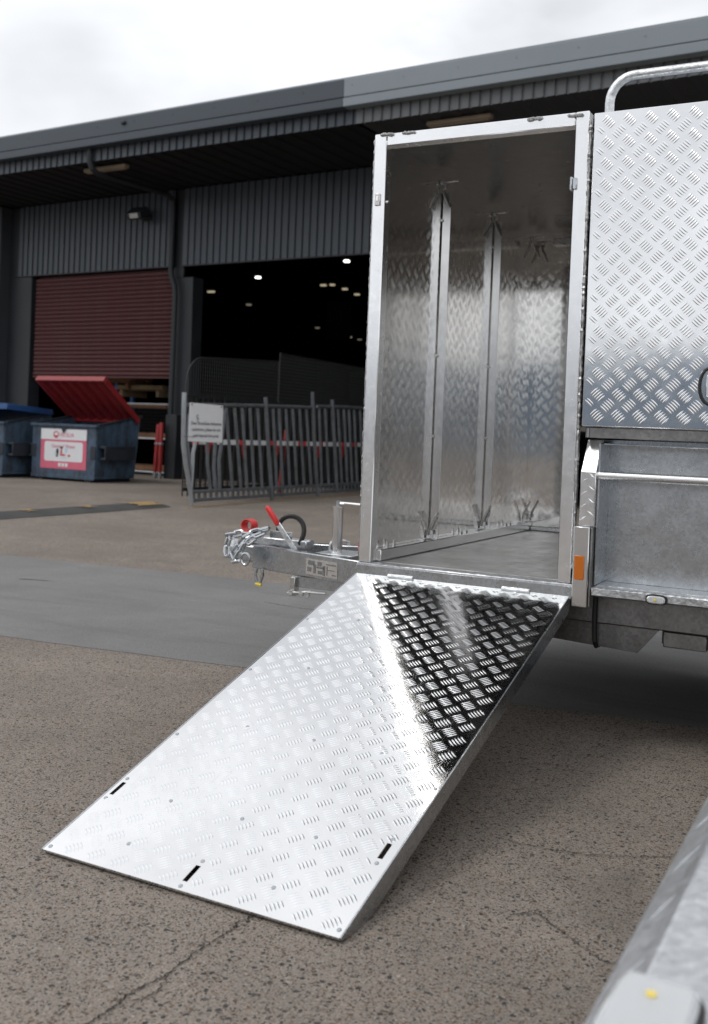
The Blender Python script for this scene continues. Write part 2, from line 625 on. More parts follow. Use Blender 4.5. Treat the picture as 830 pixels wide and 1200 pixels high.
# walls above the doors
ribbed(-4.84, -0.34, 4.23, SO, -0.02, 0.16, 0.022, 'clad_dark')
ribbed(-0.10, 14.0, 4.23, SO, -0.02, 0.16, 0.022, 'clad_dark')
for u_ in [-4.79 + .32 * k for k in range(14)] + [-.05 + .32 * k for k in range(16)]:
    for z_ in (4.32, 5.02):
        MB().disc((u_, -.042, z_), (0, -1, 0), .010, .006, 6).build('screw', 'column_dark', wh)
part('bottom_trim', 'column_dark', wh, [(-4.84, -0.34, -0.05, 0.05, 4.205, 4.228)], 0)
part('bottom_trim', 'column_dark', wh, [(-0.10, 14.0, -0.05, 0.05, 4.205, 4.228)], 0)
part('recess_strip', 'column_dark', wh, [(-0.338, -0.102, 0.0, 0.05, 4.001, SO)], 0)
part('inner_lintel', 'interior_black', wh, [(-4.9, 14.0, 0.06, 0.2, 4.235, 6.2)], 0)
part('wall', 'column_dark', wh, [(8.0, 14.0, 0.0, 0.3, 0, 4.2)], 0)
part('wall', 'pier_grey', wh, [(-14.0, -5.14, -0.30, 0.3, 0, SO - .003)], .01)
part('column', 'column_dark', wh, [(-5.135, -4.42, -0.02, 0.3, 0, 4.20)], .01)
part('column', 'column_dark', wh, [(-5.135, -4.845, -0.02, 0.3, 4.203, SO - .004)], 0)
part('column', 'column_dark', wh, [(-0.33, 0.16, 0.0, 0.32, 0, 3.998)], .01)
part('column_guard', 'column_dark', wh, [(-0.18, 0.10, -0.28, -0.004, 0, 1.26)], .012)
# eave
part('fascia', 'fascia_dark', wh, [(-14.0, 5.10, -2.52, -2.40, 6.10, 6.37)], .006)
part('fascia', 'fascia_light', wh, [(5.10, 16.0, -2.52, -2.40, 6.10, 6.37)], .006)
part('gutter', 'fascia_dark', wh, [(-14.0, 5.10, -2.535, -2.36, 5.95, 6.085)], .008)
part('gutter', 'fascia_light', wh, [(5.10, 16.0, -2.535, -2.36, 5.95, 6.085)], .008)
for k in range(26):
    u = -6.2 + k * 0.88
    mm = MB().disc((u, -2.52, 6.27), (0, -1, 0), .012, .006, 8)
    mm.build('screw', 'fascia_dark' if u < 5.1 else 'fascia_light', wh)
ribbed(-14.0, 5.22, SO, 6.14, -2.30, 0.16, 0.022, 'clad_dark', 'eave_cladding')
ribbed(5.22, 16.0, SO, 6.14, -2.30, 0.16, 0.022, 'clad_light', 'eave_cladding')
part('vent', 'rubber_black', wh, [(.56, .66, -2.56, -2.51, 6.23, 6.30)], .02)
# soffit sheets (ribs running inwards)
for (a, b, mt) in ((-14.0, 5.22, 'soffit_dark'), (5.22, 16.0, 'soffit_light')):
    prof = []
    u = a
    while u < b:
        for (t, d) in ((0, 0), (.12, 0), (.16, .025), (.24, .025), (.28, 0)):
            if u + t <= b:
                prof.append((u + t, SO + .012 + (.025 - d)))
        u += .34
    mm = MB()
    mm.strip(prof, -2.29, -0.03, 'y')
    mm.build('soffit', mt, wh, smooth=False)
mm = MB()
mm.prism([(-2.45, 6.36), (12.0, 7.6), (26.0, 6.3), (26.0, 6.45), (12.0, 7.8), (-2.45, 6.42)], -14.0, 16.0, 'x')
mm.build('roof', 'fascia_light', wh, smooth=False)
# the dark hall behind the doors
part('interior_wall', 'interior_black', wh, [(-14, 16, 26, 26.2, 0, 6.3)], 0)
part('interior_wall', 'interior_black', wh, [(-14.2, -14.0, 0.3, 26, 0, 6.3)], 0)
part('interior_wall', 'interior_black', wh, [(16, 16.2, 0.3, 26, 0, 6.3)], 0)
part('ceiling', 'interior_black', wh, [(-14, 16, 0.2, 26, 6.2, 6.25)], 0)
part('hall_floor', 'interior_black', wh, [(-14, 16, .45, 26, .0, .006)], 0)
# roller door, slat by slat
rd = MB()
rd.box(-4.36, -0.36, .14, .16, 4.02, 4.20)
rd = rd.build('roller_door', 'roller_red', wh)
N_SL = 24
sl_h = (4.15 - 2.03) / N_SL
mm = MB()
pr = [(0.075 - 0.028 * math.sin(math.pi * k / 6) ** 0.8 if k else 0.075, sl_h * k / 6) for k in range(7)]
pr = pr + [(0.085, sl_h), (0.085, 0)]
mm.prism(pr[::-1], -4.36, -0.36, 'x')
slat0 = mm.build('slat', 'roller_red', rd, loc=(0, 0, 2.03))
for k in range(1, N_SL):
    s_ = slat0.copy()
    COL.objects.link(s_)
    s_.parent = rd
    s_.location = (0, rng.uniform(-.003, .003), 2.03 + sl_h * k)
part('bottom_bar', 'roller_red', rd, [(-4.36, -.36, .04, .09, 1.985, 2.028)], .006)
# downpipe
mm = MB()
mm.tube([(-0.35, -2.36, 6.0), (-0.35, -2.36, 5.74), (-0.35, -2.30, 5.62), (-0.35, -2.15, 5.56), (-0.34, -0.30, 5.60), (-0.335, -0.13, 5.52),
         (-0.335, -0.11, 5.35), (-0.335, -0.11, 4.12), (-0.30, -0.11, 3.98), (-0.22, -0.11, 3.80), (-0.20, -0.11, 3.6), (-0.20, -0.11, 1.27)], .055, 10)
mm.build('downpipe', 'column_dark', wh)
# faint sheets hanging deep in the hall
for (u, z0, z1, wdt) in ((-.9, 2.0, 3.1, .8), (-3.1, 2.0, 3.0, .8), (-4.0, 4.0, 5.2, .9)):
    part('hanging_sheet', 'mesh_dark', wh, [(u - wdt / 2, u + wdt / 2, 12.0, 12.03, z0, z1)], 0)

ca, sa = math.cos(BY), math.sin(BY)


def W(u, v, z):
    return (-12.5 + u * ca - v * sa, 16.4 + u * sa + v * ca, z + G)


# floodlight on the cladding
fl = tag(empty('floodlight', W(-1.08, -0.06, 5.24), BY), 'grey floodlight mounted on ribbed wall above red roller door', 'floodlight')
part('bracket', 'column_dark', fl, [(-.14, -.12, -.22, .02, -.02, .01), (.12, .14, -.22, .02, -.02, .01), (-.14, .14, -.01, .02, -.06, .05)], .003)
mm = MB()
mm.prism([(-.36, -.10), (-.40, .02), (-.22, .17), (-.12, .12), (-.14, -.06)][::-1], -.19, .19, 'x')
hd = mm.build('housing', 'column_dark', fl, .01)
mm = MB()
mm.add([(-.10, -.368, -.085), (.12, -.368, -.085), (.12, -.400, .004), (-.10, -.400, .004)], [(0, 1, 2, 3)])
mm.build('glass', 'lamp_glass', hd, smooth=False)

# strip fittings under the eave
for (u, lab) in ((-0.35, 'unlit beige strip light under the dark eave by the downpipe'), (6.78, 'unlit beige strip light under the eave above the trailer box')):
    f_ = tag(empty('strip_light', W(u, -1.95, SO - .04), BY), lab, 'light', 'strip lights under the eave')
    part('housing', 'beige_fitting', f_, [(-.52, .52, -.06, .06, -.03, .035)], .008)
    part('diffuser', 'beige_fitting', f_, [(-.48, .48, -.045, .045, -.05, -.032)], .01)

# lit lamps far inside
for i, (x, y, z, ww, mt) in enumerate(((-14.0, 21.2, 4.76, .32, 'lamp_white'), (-11.1, 20.4, 4.90, .32, 'lamp_white'), (-16.7, 23.0, 4.74, .55, 'lamp_warm'), (-17.6, 26.2, 4.82, .40, 'lamp_dim'),
                                       (-13.4, 23.4, 4.87, .42, 'lamp_warm'), (-13.3, 23.7, 4.92, .34, 'lamp_warm'), (-13.3, 24.4, 4.91, .38, 'lamp_warm'), (-13.4, 25.3, 4.89, .38, 'lamp_warm'),
                                       (-19.2, 33.2, 4.90, .40, 'lamp_dim'), (-19.6, 36.4, 4.88, .75, 'lamp_warm'), (-19.6, 37.4, 4.88, .42, 'lamp_dim'))):
    l_ = tag(empty('ceiling_lamp', (x, y, z)), ('bright white ceiling lamp high in the doorway above the mesh gates', 'bright white ceiling lamp high in the doorway beside the trailer box')[i] if i < 2 else 'dim warm ceiling lamp deep inside the dark warehouse', 'lamp', 'lit lamps in the warehouse')
    ww *= .38
    part('shade', 'interior_black', l_, [(-ww / 2 - .05, ww / 2 + .05, -.12, .12, .035, .10)], .01)
    part('tube', mt, l_, [(-ww / 2, ww / 2, -.05, .05, -.022, .022)], .01)
    part('hanger', 'interior_black', l_, [(-.01, .01, -.01, .01, .10, 6.2 - z)], 0)

# ------------------------------------------------------------------ front-lift bins
def make_bin(loc, lid, label, poster=False):
    """origin at the front right corner on the ground; body runs to -x and +y"""
    b = tag(empty('waste_bin', loc), label, 'bin', 'steel waste bins in front of the red roller door')
    wd, dp = 1.48, 1.05
    mm = MB()
    prof_o = [(0, .06), (0, .97), (dp + .12, 1.16), (dp, .06)]      # y, z
    th = .03
    # shell: floor, front, back and two sides
    mm.box(-wd, 0, 0, dp, .06, .10)
    mm.box(-wd, 0, 0, th, .10, .965)
    mm.prism([(dp - th, .10), (dp, .10), (dp + .12, 1.16), (dp + .09, 1.16)], -wd, 0, 'x')
    for x0 in (-wd, -th):
        mm.prism([(th, .10), (dp - th, .10), (dp + .09, 1.157), (th, .965)], x0, x0 + th, 'x')
    mm.build('body', 'bin_blue', b, .008)
    part('rim', 'bin_blue', b, [(-wd - .03, .03, -.035, .04, .955, 1.0)], .006)
    for x0 in (-wd - .025, -.012):
        mm = MB()
        mm.prism([(.045, .975), (dp + .14, 1.165), (dp + .14, 1.205), (.045, 1.012)], x0, x0 + .037, 'x')
        mm.build('rim', 'bin_dark', b, .004)
    for sgn, x0 in ((1, .002), (-1, -wd - .172)):
        mm = MB()
        mm.box(x0, x0 + .17, .06, .86, .60, .64)
        mm.box(x0, x0 + .17, .06, .86, .40, .44)
        xo = x0 + (.145 if sgn > 0 else 0)
        mm.box(xo, xo + .025, .06, .86, .44, .60)
        mm.build('fork_pocket', 'bin_dark', b, .006)
        part('corner_plate', 'bin_dark', b, [((-.10 if sgn > 0 else -wd - .01), (.01 if sgn > 0 else -wd + .10), -.014, -.002, .41, .63)], .003)
    part('skid', 'bin_dark', b, [(-wd + .1, -wd + .25, .02, dp, 0, .058)], .004)
    part('skid', 'bin_dark', b, [(-.25, -.1, .02, dp, 0, .058)], .004)
    part('base_rail', 'bin_blue', b, [(-wd, 0, -.012, .001, .045, .11)], .004)
    # lid
    hx, hz, fx, fz = lid['hinge'][0], lid['hinge'][1], lid['free'][0], lid['free'][1]
    d = Vector((fx - hx, fz - hz))
    L = d.length
    d.normalize()
    nn = Vector((-d.y, d.x))
    if nn.y < 0:
        nn = -nn

    def LP(x, t, k):
        return (x, hx + d.x * t + nn.x * k, hz + d.y * t + nn.y * k)
    mm = MB()
    nr = 7
    xs_ = []
    for i in range(nr):
        a = -wd - .03 + (wd + .06) * i / nr
        q = (wd + .06) / nr
        xs_ += [(a, 0), (a + q * .30, 0), (a + q * .45, .05), (a + q * .85, .05)]
    xs_.append((.03, 0))
    vs2 = []
    for (x, k) in xs_:
        vs2 += [LP(x, .04, k), LP(x, L - .02, k)]
    nv = len(xs_)
    for (x, k) in xs_:
        vs2 += [LP(x, .04, k + .012), LP(x, L - .02, k + .012)]
    fs = []
    for i in range(nv - 1):
        fs.append((2 * i, 2 * i + 1, 2 * i + 3, 2 * i + 2))
        fs.append((2 * nv + 2 * i, 2 * nv + 2 * i + 2, 2 * nv + 2 * i + 3, 2 * nv + 2 * i + 1))
    mm.add(vs2, fs)
    ld = mm.build('lid', lid['mat'], b, smooth=False)

    def bar(t0, t1, x0, x1, k0, k1, nm):
        q = MB()
        q.add([LP(x0, t0, k0), LP(x1, t0, k0), LP(x1, t1, k0), LP(x0, t1, k0), LP(x0, t0, k1), LP(x1, t0, k1), LP(x1, t1, k1), LP(x0, t1, k1)],
              [(3, 2, 1, 0), (4, 5, 6, 7), (0, 1, 5, 4), (1, 2, 6, 5), (2, 3, 7, 6), (3, 0, 4, 7)])
        return q.build(nm, lid['mat'], ld, .006)
    bar(L - .02, L + .02, -wd - .06, .06, -.03, .075, 'lid_edge')
    bar(.0, .04, -wd - .06, .06, -.03, .075, 'lid_edge')
    bar(.041, L - .021, -wd - .06, -wd - .03, -.03, .075, 'lid_edge')
    bar(.041, L - .021, .03, .06, -.03, .075, 'lid_edge')
    if poster:
        x0, x1, z0, z1 = -1.26, -.20, .21, .91
        y = -.006
        po = part('poster', 'print_pink', b, [(x0, x1, y, -.001, z0, z1)], 0)
        part('panel', 'sign_white', po, [(x0, x1, y - .004, y - .001, z1 - .19, z1 - .002)], 0)
        mm = MB()
        ax0, ax1, az0, az1, rr = x0 + .09, x1 - .08, z0 + .13, z1 - .225, .04
        pts = []
        for (cx, cz, a0) in ((ax1 - rr, az1 - rr, 0), (ax0 + rr, az1 - rr, 90), (ax0 + rr, az0 + rr, 180), (ax1 - rr, az0 + rr, 270)):
            for k in range(5):
                a = R(a0 + 22.5 * k)
                pts.append((cx + rr * math.cos(a), cz + rr * math.sin(a)))
        mm.prism(pts, y - .004, y - .001, 'y')
        mm.build('panel', 'sign_white', po)
        rot = (R(90), 0, 0)
        mm = MB()
        mm.tube([(x0 + .355 + .055 * math.cos(a), y - .006, z1 - .10 + .055 * math.sin(a)) for a in [2 * math.pi * k / 20 for k in range(20)]], .007, 6, True)
        mm.prism([(x0 + .355 + .05 * math.cos(R(a)), z1 - .10 + .05 * math.sin(R(a))) for a in range(195, 346, 15)], y - .008, y - .0045, 'y')
        mm.build('logo', 'print_red', po)
        text('lettering', 'VEOLIA', .105, 'print_pink', po, (x0 + .60, y - .006, z1 - .105), rot)
        text('lettering', 'General Waste', .088, 'print_pink', po, (x0 + .53, y - .006, z1 - .305), rot)
        for (cx, cz, rx, rz_, mt) in ((.40, .30, .030, .06, 'print_black'), (.39, .225, .026, .02, 'print_black'), (.49, .37, .036, .018, 'print_black'), (.49, .30, .02, .05, 'print_red'),
                                      (.52, .245, .075, .016, 'print_red'), (.60, .34, .03, .06, 'print_pale'), (.67, .235, .03, .022, 'print_red'), (.55, .20, .05, .008, 'print_pale'), (.345, .27, .014, .04, 'print_pale')):
            mm = MB()
            mm.prism([(x0 + cx + rx * math.cos(2 * math.pi * k / 12), z0 + cz + rz_ * math.sin(2 * math.pi * k / 12)) for k in range(12)], y - .0075, y - .0045, 'y')
            mm.build('pictogram', mt, po)
        for k in range(3):
            mm = MB()
            mm.box(x0 + .425 + k * .08, x0 + .485 + k * .08, y - .004, y - .001, z0 + .04, z0 + .10)
            mm.build('icon', 'board_white', po)
        mm = MB()
        mm.prism([(x0 + .48, z1 + .02), (x0 + .62, z1 + .02), (x0 + .53, z1 - .07)], y - .02, y - .009, 'y')
        mm.build('hook_plate', 'bin_dark', b)
    return b


make_bin((-12.17, 13.58, G), dict(hinge=(1.06, 1.07), free=(.10, 1.78), mat='lid_red'), 'blue steel waste bin with raised red lid and pink poster', True)
make_bin((-13.96, 13.20, G), dict(hinge=(1.12, 1.18), free=(.02, 1.25), mat='lid_blue'), 'blue steel waste bin with blue lid at left edge')

# ------------------------------------------------------------------ racking, barrier frame and red posts in the roller doorway
rk = tag(empty('pallet_rack', W(-2.4, 1.0, 0), BY), 'blue pallet rack with orange beams behind the roller door', 'rack')
for x in (-1.35, -.35, 1.22):
    for y in (0, .5):
        part('upright', 'rack_blue', rk, [(x - .045, x + .045, y - .04, y + .04, 0, 2.6)], .006)
for z in (1.46, .82, .12):
    for y in (-.065, .565):
        part('beam', 'timber', rk, [(-1.30, 1.17, y - .02, y + .02, z - .05, z + .05)], .005)
mm = MB()
for k in range(5):
    mm.tube([(-.35, .04, .2 + .5 * k), (-.35, .46, .45 + .5 * k)], .015, 6)
mm.build('brace', 'rack_blue', rk)
for k, (x, z, wd, mt) in enumerate(((-.5, 2.02, 1.4, 'timber'), (.35, 1.86, 1.3, 'timber_pale'))):
    pl = tag(empty('timber_stack', W(-2.4 + x + .1, 1.12 + .1 * k, 0), BY), ('stack of reddish timber boards high in the blue rack', 'pale timber pallet under the boards in the blue rack')[k], 'timber')
    for j in range(7):
        part('board', mt, pl, [(-wd / 2, wd / 2, -.38 + j * .10, -.30 + j * .10, z - .08 + (.0 if j % 2 else .02), z + .03)], .004)
    part('bearer', mt, pl, [(-wd / 2 + .08, -wd / 2 + .17, -.38, .40, z - .22, z - .083)], .004)
    part('bearer', mt, pl, [(wd / 2 - .17, wd / 2 - .08, -.38, .40, z - .22, z - .083)], .004)
fr = tag(empty('tubular_barrier', W(-1.5, .55, 0), BY), 'pale tubular steel frame with wire mesh beside the red posts', 'barrier')
for pts, nm in (([(-.78, 0, .02), (-.78, 0, 1.46)], 'post'), ([(-1.35, 0, 1.48), (1.0, 0, 1.48)], 'rail'), ([(-.76, 0, .76), (1.0, 0, .76)], 'rail'), ([(-.76, 0, .06), (1.0, 0, .06)], 'rail'), ([(1.0, 0, .02), (1.0, 0, 1.46)], 'post')):
    MB().tube(pts, .018, 8).build(nm, 'zinc_white', fr)
mm = MB()
for k in range(24):
    x = -.72 + k * .07
    mm.box(x - .002, x + .002, -.002, .002, .78, 1.46)
for k in range(9):
    z = .82 + k * .07
    mm.box(-.76, .98, .003, .006, z - .002, z + .002)
tag(mm.build('wire_mesh', 'mesh_dark', fr, smooth=False), kind='stuff')
for (u, lean, lab) in ((-.33, .05, 'red painted steel post leaning left of the dark column'), (-.20, .0, 'red painted steel post upright against the dark column guard')):
    p_ = tag(empty('safety_post', W(u, -.36, 0), BY), lab, 'post', 'red posts by the column')
    part('shaft', 'post_red', p_, [(-.035, .035, -.035, .035, .12, 1.06 if lean else 1.10)], .01)
    part('foot', 'steel_pale', p_, [(-.03, .03, -.03, .03, 0, .118)], .006)
    part('collar', 'steel_pale', p_, [(-.042, .042, -.042, .042, .66, .70)], .006)
    p_.rotation_euler = (0, lean, BY)

# ------------------------------------------------------------------ speed hump and yellow line
m = MB()
rg = random.Random(5)
prof = [(-.30, .004), (-.2, .03), (-.05, .045), (.05, .045), (.2, .03), (.30, .004)]
ys = [3.5 + .25 * i for i in range(29)]
vs_ = []
for y in ys:
    for (x, z) in prof:
        vs_.append((-8.42 + x + rg.uniform(-.01, .01), y, z))
m.add(vs_, [(6 * i + k, 6 * i + k + 1, 6 * i + 7 + k, 6 * i + 6 + k) for i in range(len(ys) - 1) for k in range(5)])
hump = tag(empty('speed_hump', (0, 0, G)), 'low black speed hump with worn yellow patches across the yard', 'hump')
m.build('body', 'hump_black', hump)
for (y0, y1, sc_) in ((9.95, 10.5, 1), (9.1, 9.35, .6), (8.2, 8.4, .6), (7.2, 7.5, .7)):
    m = MB()
    k0, k1 = -.2 * sc_, .2 * sc_

    def hz(x):
        return .004 + .049 * max(0, 1 - (abs(x) / .32) ** 2)
    xx = [k0 + (k1 - k0) * i / 6 for i in range(7)]
    m.add([(-8.42 + x, y0 + .12 * (i % 2), hz(x) + .004) for i, x in enumerate(xx)] + [(-8.42 + x, y1 - .1 * (i % 3) / 2, hz(x) + .004) for i, x in enumerate(xx)],
          [(i, i + 1, 8 + i, 7 + i) for i in range(6)])
    m.build('yellow_patch', 'line_yellow', hump)
m = MB()
m.add([(-7.98, 10.62, G + .004), (-7.90, 10.62, G + .004), (-7.99, 17.0, G + .004), (-8.07, 17.0, G + .004)], [(0, 1, 2, 3)])
tag(m.build('road_marking', 'line_yellow', smooth=False), 'thin worn yellow line along the fence', kind='structure')

# ------------------------------------------------------------------ bent tubular barrier fence
def barrier(name, label, y0, y1, ztop0, ztop1, posts, bars, bent):
    XF = -8.05
    b = tag(empty(name, (XF, y0, G)), label, 'fence', 'grey tubular steel fence panels')

    def zt(y):
        return ztop0 + (ztop1 - ztop0) * (y - y0) / (y1 - y0)
    MB().tube([(0, .05, zt(y0) - G), (0, (y1 - y0) / 2, zt((y0 + y1) / 2) - G + .01), (0, y1 - y0, zt(y1) - G)], .024, 8).build('top_rail', 'steel_grey', b)
    part('bottom_rail', 'steel_grey', b, [(-.02, .02, .25, y1 - y0 + .2, .17, .21)], .004)
    part('bottom_rail', 'steel_grey', b, [(-.02, .02, .25, y1 - y0 + .2, .06, .10)], .004)
    y = .30
    while y < y1 - y0 + .15:
        part('peg', 'steel_grey', b, [(-.012, .012, y - .02, y + .02, .102, .168)], 0)
        y += .13
    for (pts, mt) in posts:
        MB().tube([(q[0], q[1] - y0, q[2]) for q in pts], .030, 10).build('post', mt, b)
    rgb = random.Random(int(y0 * 10))
    for yb in bars:
        ln = .20 + rgb.uniform(-.03, .04)
        k = rgb.uniform(-.006, .006)
        zz = zt(yb) - G - .03
        MB().tube([(0, yb - y0, zz), (k, yb - y0 + ln, .20)], .0225, 8).build('bar', 'steel_grey', b)
    for kk, pts in enumerate(bent):
        MB().tube([(q[0], q[1] - y0, q[2]) for q in pts], .0235, 8).build('bar', 'steel_pale' if kk == 1 else 'steel_grey', b)
    return b


barrier('fence_panel', 'bent grey tubular fence panel carrying the white sign', 10.56, 13.85, 1.30, 1.40,
        [([(0.03, 10.555, 1.47), (0.03, 10.56, 1.2), (0.03, 10.575, .80), (.03, 10.64, .55), (.03, 10.76, .2), (.03, 10.80, .0)], 'steel_pale'),
         ([(.02, 12.477, 1.50), (.02, 12.60, .8), (.02, 12.767, 0)], 'steel_grey')],
        [11.53, 11.734, 11.921, 12.113, 12.31, 12.721, 12.885, 13.077, 13.273, 13.473, 13.678],
        [[(.0, 10.72, 1.2), (.0, 10.70, .80), (.01, 10.73, .6), (.01, 10.78, .3), (0, 10.80, .18)], [(.02, 10.86, 1.2), (.02, 10.84, .83), (.02, 10.80, .7), (.02, 10.80, .5), (.02, 10.78, .2)],
         [(.01, 11.10, 1.2), (.01, 11.12, .8), (.01, 11.14, .55), (.01, 11.23, .2)], [(0, 11.30, 1.2), (0, 11.31, .8), (0, 11.30, .5), (0, 11.36, .2)],
         [(.01, 11.49, 1.28), (.01, 11.44, .85), (.01, 11.40, .6), (.01, 11.44, .2)]])
barrier('fence_panel', 'grey tubular fence panel nearest the trailer box', 13.95, 15.9, 1.42, 1.46,
        [([(.02, 13.812, 1.65), (.02, 13.93, .9), (.02, 14.098, .02)], 'steel_grey'), ([(.02, 14.448, 1.56), (.02, 14.6, .8), (.02, 14.741, .05)], 'steel_grey')],
        [14.076, 14.268, 14.692, 14.897, 15.076, 15.259, 15.476, 15.68, 15.85], [])
sg = tag(empty('warning_sign', (-8.00, 11.0, G)), 'white notice board with black lettering tied to the fence', 'sign')
mm = MB()
mm.add([(0, -.37, .85), (0, .385, .835), (0, .375, 1.335), (0, -.355, 1.345), (.012, -.37, .85), (.012, .385, .835), (.012, .375, 1.335), (.012, -.355, 1.345)],
       [(0, 1, 2, 3), (7, 6, 5, 4), (0, 4, 5, 1), (1, 5, 6, 2), (2, 6, 7, 3), (3, 7, 4, 0)])
mm.build('board', 'sign_white', sg, .003)
rotx = (R(90), 0, R(90))
for (body, z) in (('Dear StoneGate Industries', 1.085), ('customers, please do not', 1.005), ('park beyond this point', .925)):
    text('lettering', body, .062, 'print_black', sg, (.014, .01, z), rotx)
for (y, z) in ((-.19, 1.17), (-.175, 1.13)):
    mm = MB()
    mm.tube([(.014, y + .02 * math.cos(a), z + .022 * math.sin(a)) for a in [R(t) for t in range(20, 330, 30)]], .004, 5)
    mm.build('mark', 'print_black', sg)
for y, z in ((-.32, 1.325), (.33, 1.315)):
    MB().disc((.012, y, z), (1, 0, 0), .012, .006, 8).build('bolt', 'steel_grey', sg)
part('tie', 'print_black', sg, [(.0125, .016, -.47, -.27, .908, .914)], 0)


def mesh_panel(name, label, x, y0, y1, ztop0, ztop1, curve):
    g_ = tag(empty(name, (x, y0, G)), label, 'fence', 'dark wire mesh gates behind the fence')
    Lp = y1 - y0

    def zt(t):
        c_ = max(0.0, 1 - t / .35) if curve else 0
        return ztop0 + (ztop1 - ztop0) * t / Lp - .35 * (1 - math.sqrt(max(0, 1 - c_ * c_)))
    mm = MB()
    n1 = int(Lp / .055)
    for i in range(n1 + 1):
        t = Lp * i / n1
        mm.box(-.004, .004, t - .0045, t + .0045, .15, zt(t))
    z = .2
    while z < max(ztop0, ztop1):
        a = 0
        if curve and z > ztop0 - .35:
            for t_ in range(30):
                if zt(t_ * .012) >= z:
                    a = t_ * .012
                    break
            else:
                z += .055
                continue
        mm.box(-.010, -.004, a, Lp, z - .0045, z + .0045)
        z += .055
    tag(mm.build('wire_mesh', 'mesh_dark', g_, smooth=False), kind='stuff')
    path = [(0, t, zt(t)) for t in ([0, .03, .08, .15, .25, .35] if curve else [0]) + [Lp]]
    MB().tube([(0, 0, .05)] + path + [(0, Lp, .05)], .011, 8).build('frame', 'mesh_dark', g_)
    part('rail', 'mesh_dark', g_, [(-.02, .02, 0, Lp, 1.45, 1.50)], .004)
    part('rail', 'mesh_dark', g_, [(-.02, .02, 0, Lp, .12, .17)], .004)
    t = .1
    while t < Lp:
        part('bar', 'mesh_dark', g_, [(.012, .030, t - .012, t + .012, .05, 1.5)], 0)
        t += .14
    return g_


mesh_panel('mesh_gate', 'dark wire mesh gate with rounded corner behind the sign', -8.9, 11.75, 14.2, 2.02, 2.16, True)
mesh_panel('mesh_gate', 'taller dark wire mesh gate leaning behind the fence by the trailer', -8.95, 14.3, 17.6, 2.30, 2.28, False)

# red and white barrier boards with red pennants behind the fence
bb = tag(empty('barrier_board', (-8.45, 11.35, G)), 'red and white striped barrier plank behind the fence', 'barrier')
seq = ['r', 'w', 'r', 'w', 'w', 'w', 'r', 'w', 'w', 'w', 'r', 'r', 'w', 'w', 'w', 'r', 'r', 'w', 'w', 'r', 'w', 'w', 'w', 'r', 'w', 'r', 'r', 'w']
y = 0.0
sq = random.Random(9)
for c_ in seq:
    ww = .12 if c_ == 'r' else .20
    part('segment', 'print_red' if c_ == 'r' else 'board_white', bb, [(-.012, .012, y, y + ww, .80, .87)], 0)
    y += ww + .012
part('plank', 'mesh_dark', bb, [(-.030, -.014, 0, y, .79, .88)], 0)
for yy in (.1, 2.4, 4.6):
    part('stand', 'mesh_dark', bb, [(-.06, -.031, yy, yy + .04, 0, .88)], 0)
for yy in (.25, 1.15, 2.05, 3.35, 4.2):
    mm = MB()
    mm.prism([(yy, .80), (yy + .13, .80), (yy + .11, .68), (yy + .06, .60), (yy + .03, .68)][::-1], .013, .030, 'x')
    mm.build('pennant', 'post_red', bb)
rp_ = tag(empty('safety_post', (-8.7, 14.0, G)), 'thin dark red post leaning behind the fence', 'post', 'red posts by the column')
MB().tube([(0, 0, .02), (0, .10, .5), (0, .16, 1.05)], .03, 8).build('shaft', 'post_red', rp_)
MB().disc((0, 0, 0), (0, 0, 1), .05, .02, 10).build('foot', 'post_red', rp_)

# ------------------------------------------------------------------ trailer (local frame: x to the rear, y inwards from the near side, z up)
TX, TY = -1.758, 3.413
tr = tag(empty('trailer', (TX, TY, 0)), 'galvanised and chequer plate aluminium box trailer with its side ramp lowered', 'trailer')
PT = 0.070


def lugs(parent, mat, mapf, u0, u1, v0, v1, uo, vo, hgt=.0015, ln=.0395, wd=.0060, gap=.0088, name='tread_lugs', holes=()):
    mm = MB()
    c45 = math.sqrt(.5)
    rl = random.Random(11)
    i0, i1 = int((u0 - uo) / PT) - 2, int((u1 - uo) / PT) + 2
    j0, j1 = int((v0 - vo) / PT) - 2, int((v1 - vo) / PT) + 2
    for i in range(i0, i1):
        for j in range(j0, j1):
            for kind in (0, 1):
                cu, cv = uo + (i + .5 * kind) * PT, vo + (j + .5 * kind) * PT
                if cu < u0 - .03 or cu > u1 + .03 or cv < v0 - .03 or cv > v1 + .03:
                    continue
                du, dv = (c45, c45) if kind == 0 else (-c45, c45)
                for k in range(-2, 3):
                    bu, bv = cu - dv * gap * k, cv + du * gap * k
                    l_ = ln * (1 - .05 * abs(k)) * rl.uniform(.97, 1.03)
                    w_ = wd
                    e = l_ / 2
                    if not (u0 < bu - abs(du) * e and bu + abs(du) * e < u1 and v0 < bv - abs(dv) * e and bv + abs(dv) * e < v1):
                        continue
                    if any(q[0] - .012 < bu < q[1] + .012 and q[2] - .012 < bv < q[3] + .012 for q in holes):
                        continue
                    pts = []
                    for (t, c, n) in ((-e, 0, 0), (-.44 * e, .5 * w_, 0), (.44 * e, .5 * w_, 0), (e, 0, 0), (.44 * e, -.5 * w_, 0), (-.44 * e, -.5 * w_, 0), (-.52 * e, 0, hgt), (.52 * e, 0, hgt)):
                        pts.append(mapf(bu + du * t - dv * c, bv + dv * t + du * c, n))
                    mm.add(pts, [(0, 5, 6), (0, 6, 1), (1, 6, 7, 2), (5, 4, 7, 6), (2, 7, 3), (4, 3, 7)])
    o = mm.build(name, mat, parent, smooth=True)
    o.data.set_sharp_from_angle(angle=R(80))
    return tag(o, kind='stuff')


BW, BZ0, BZ1, BD = .8085, .54, 2.135, 1.87
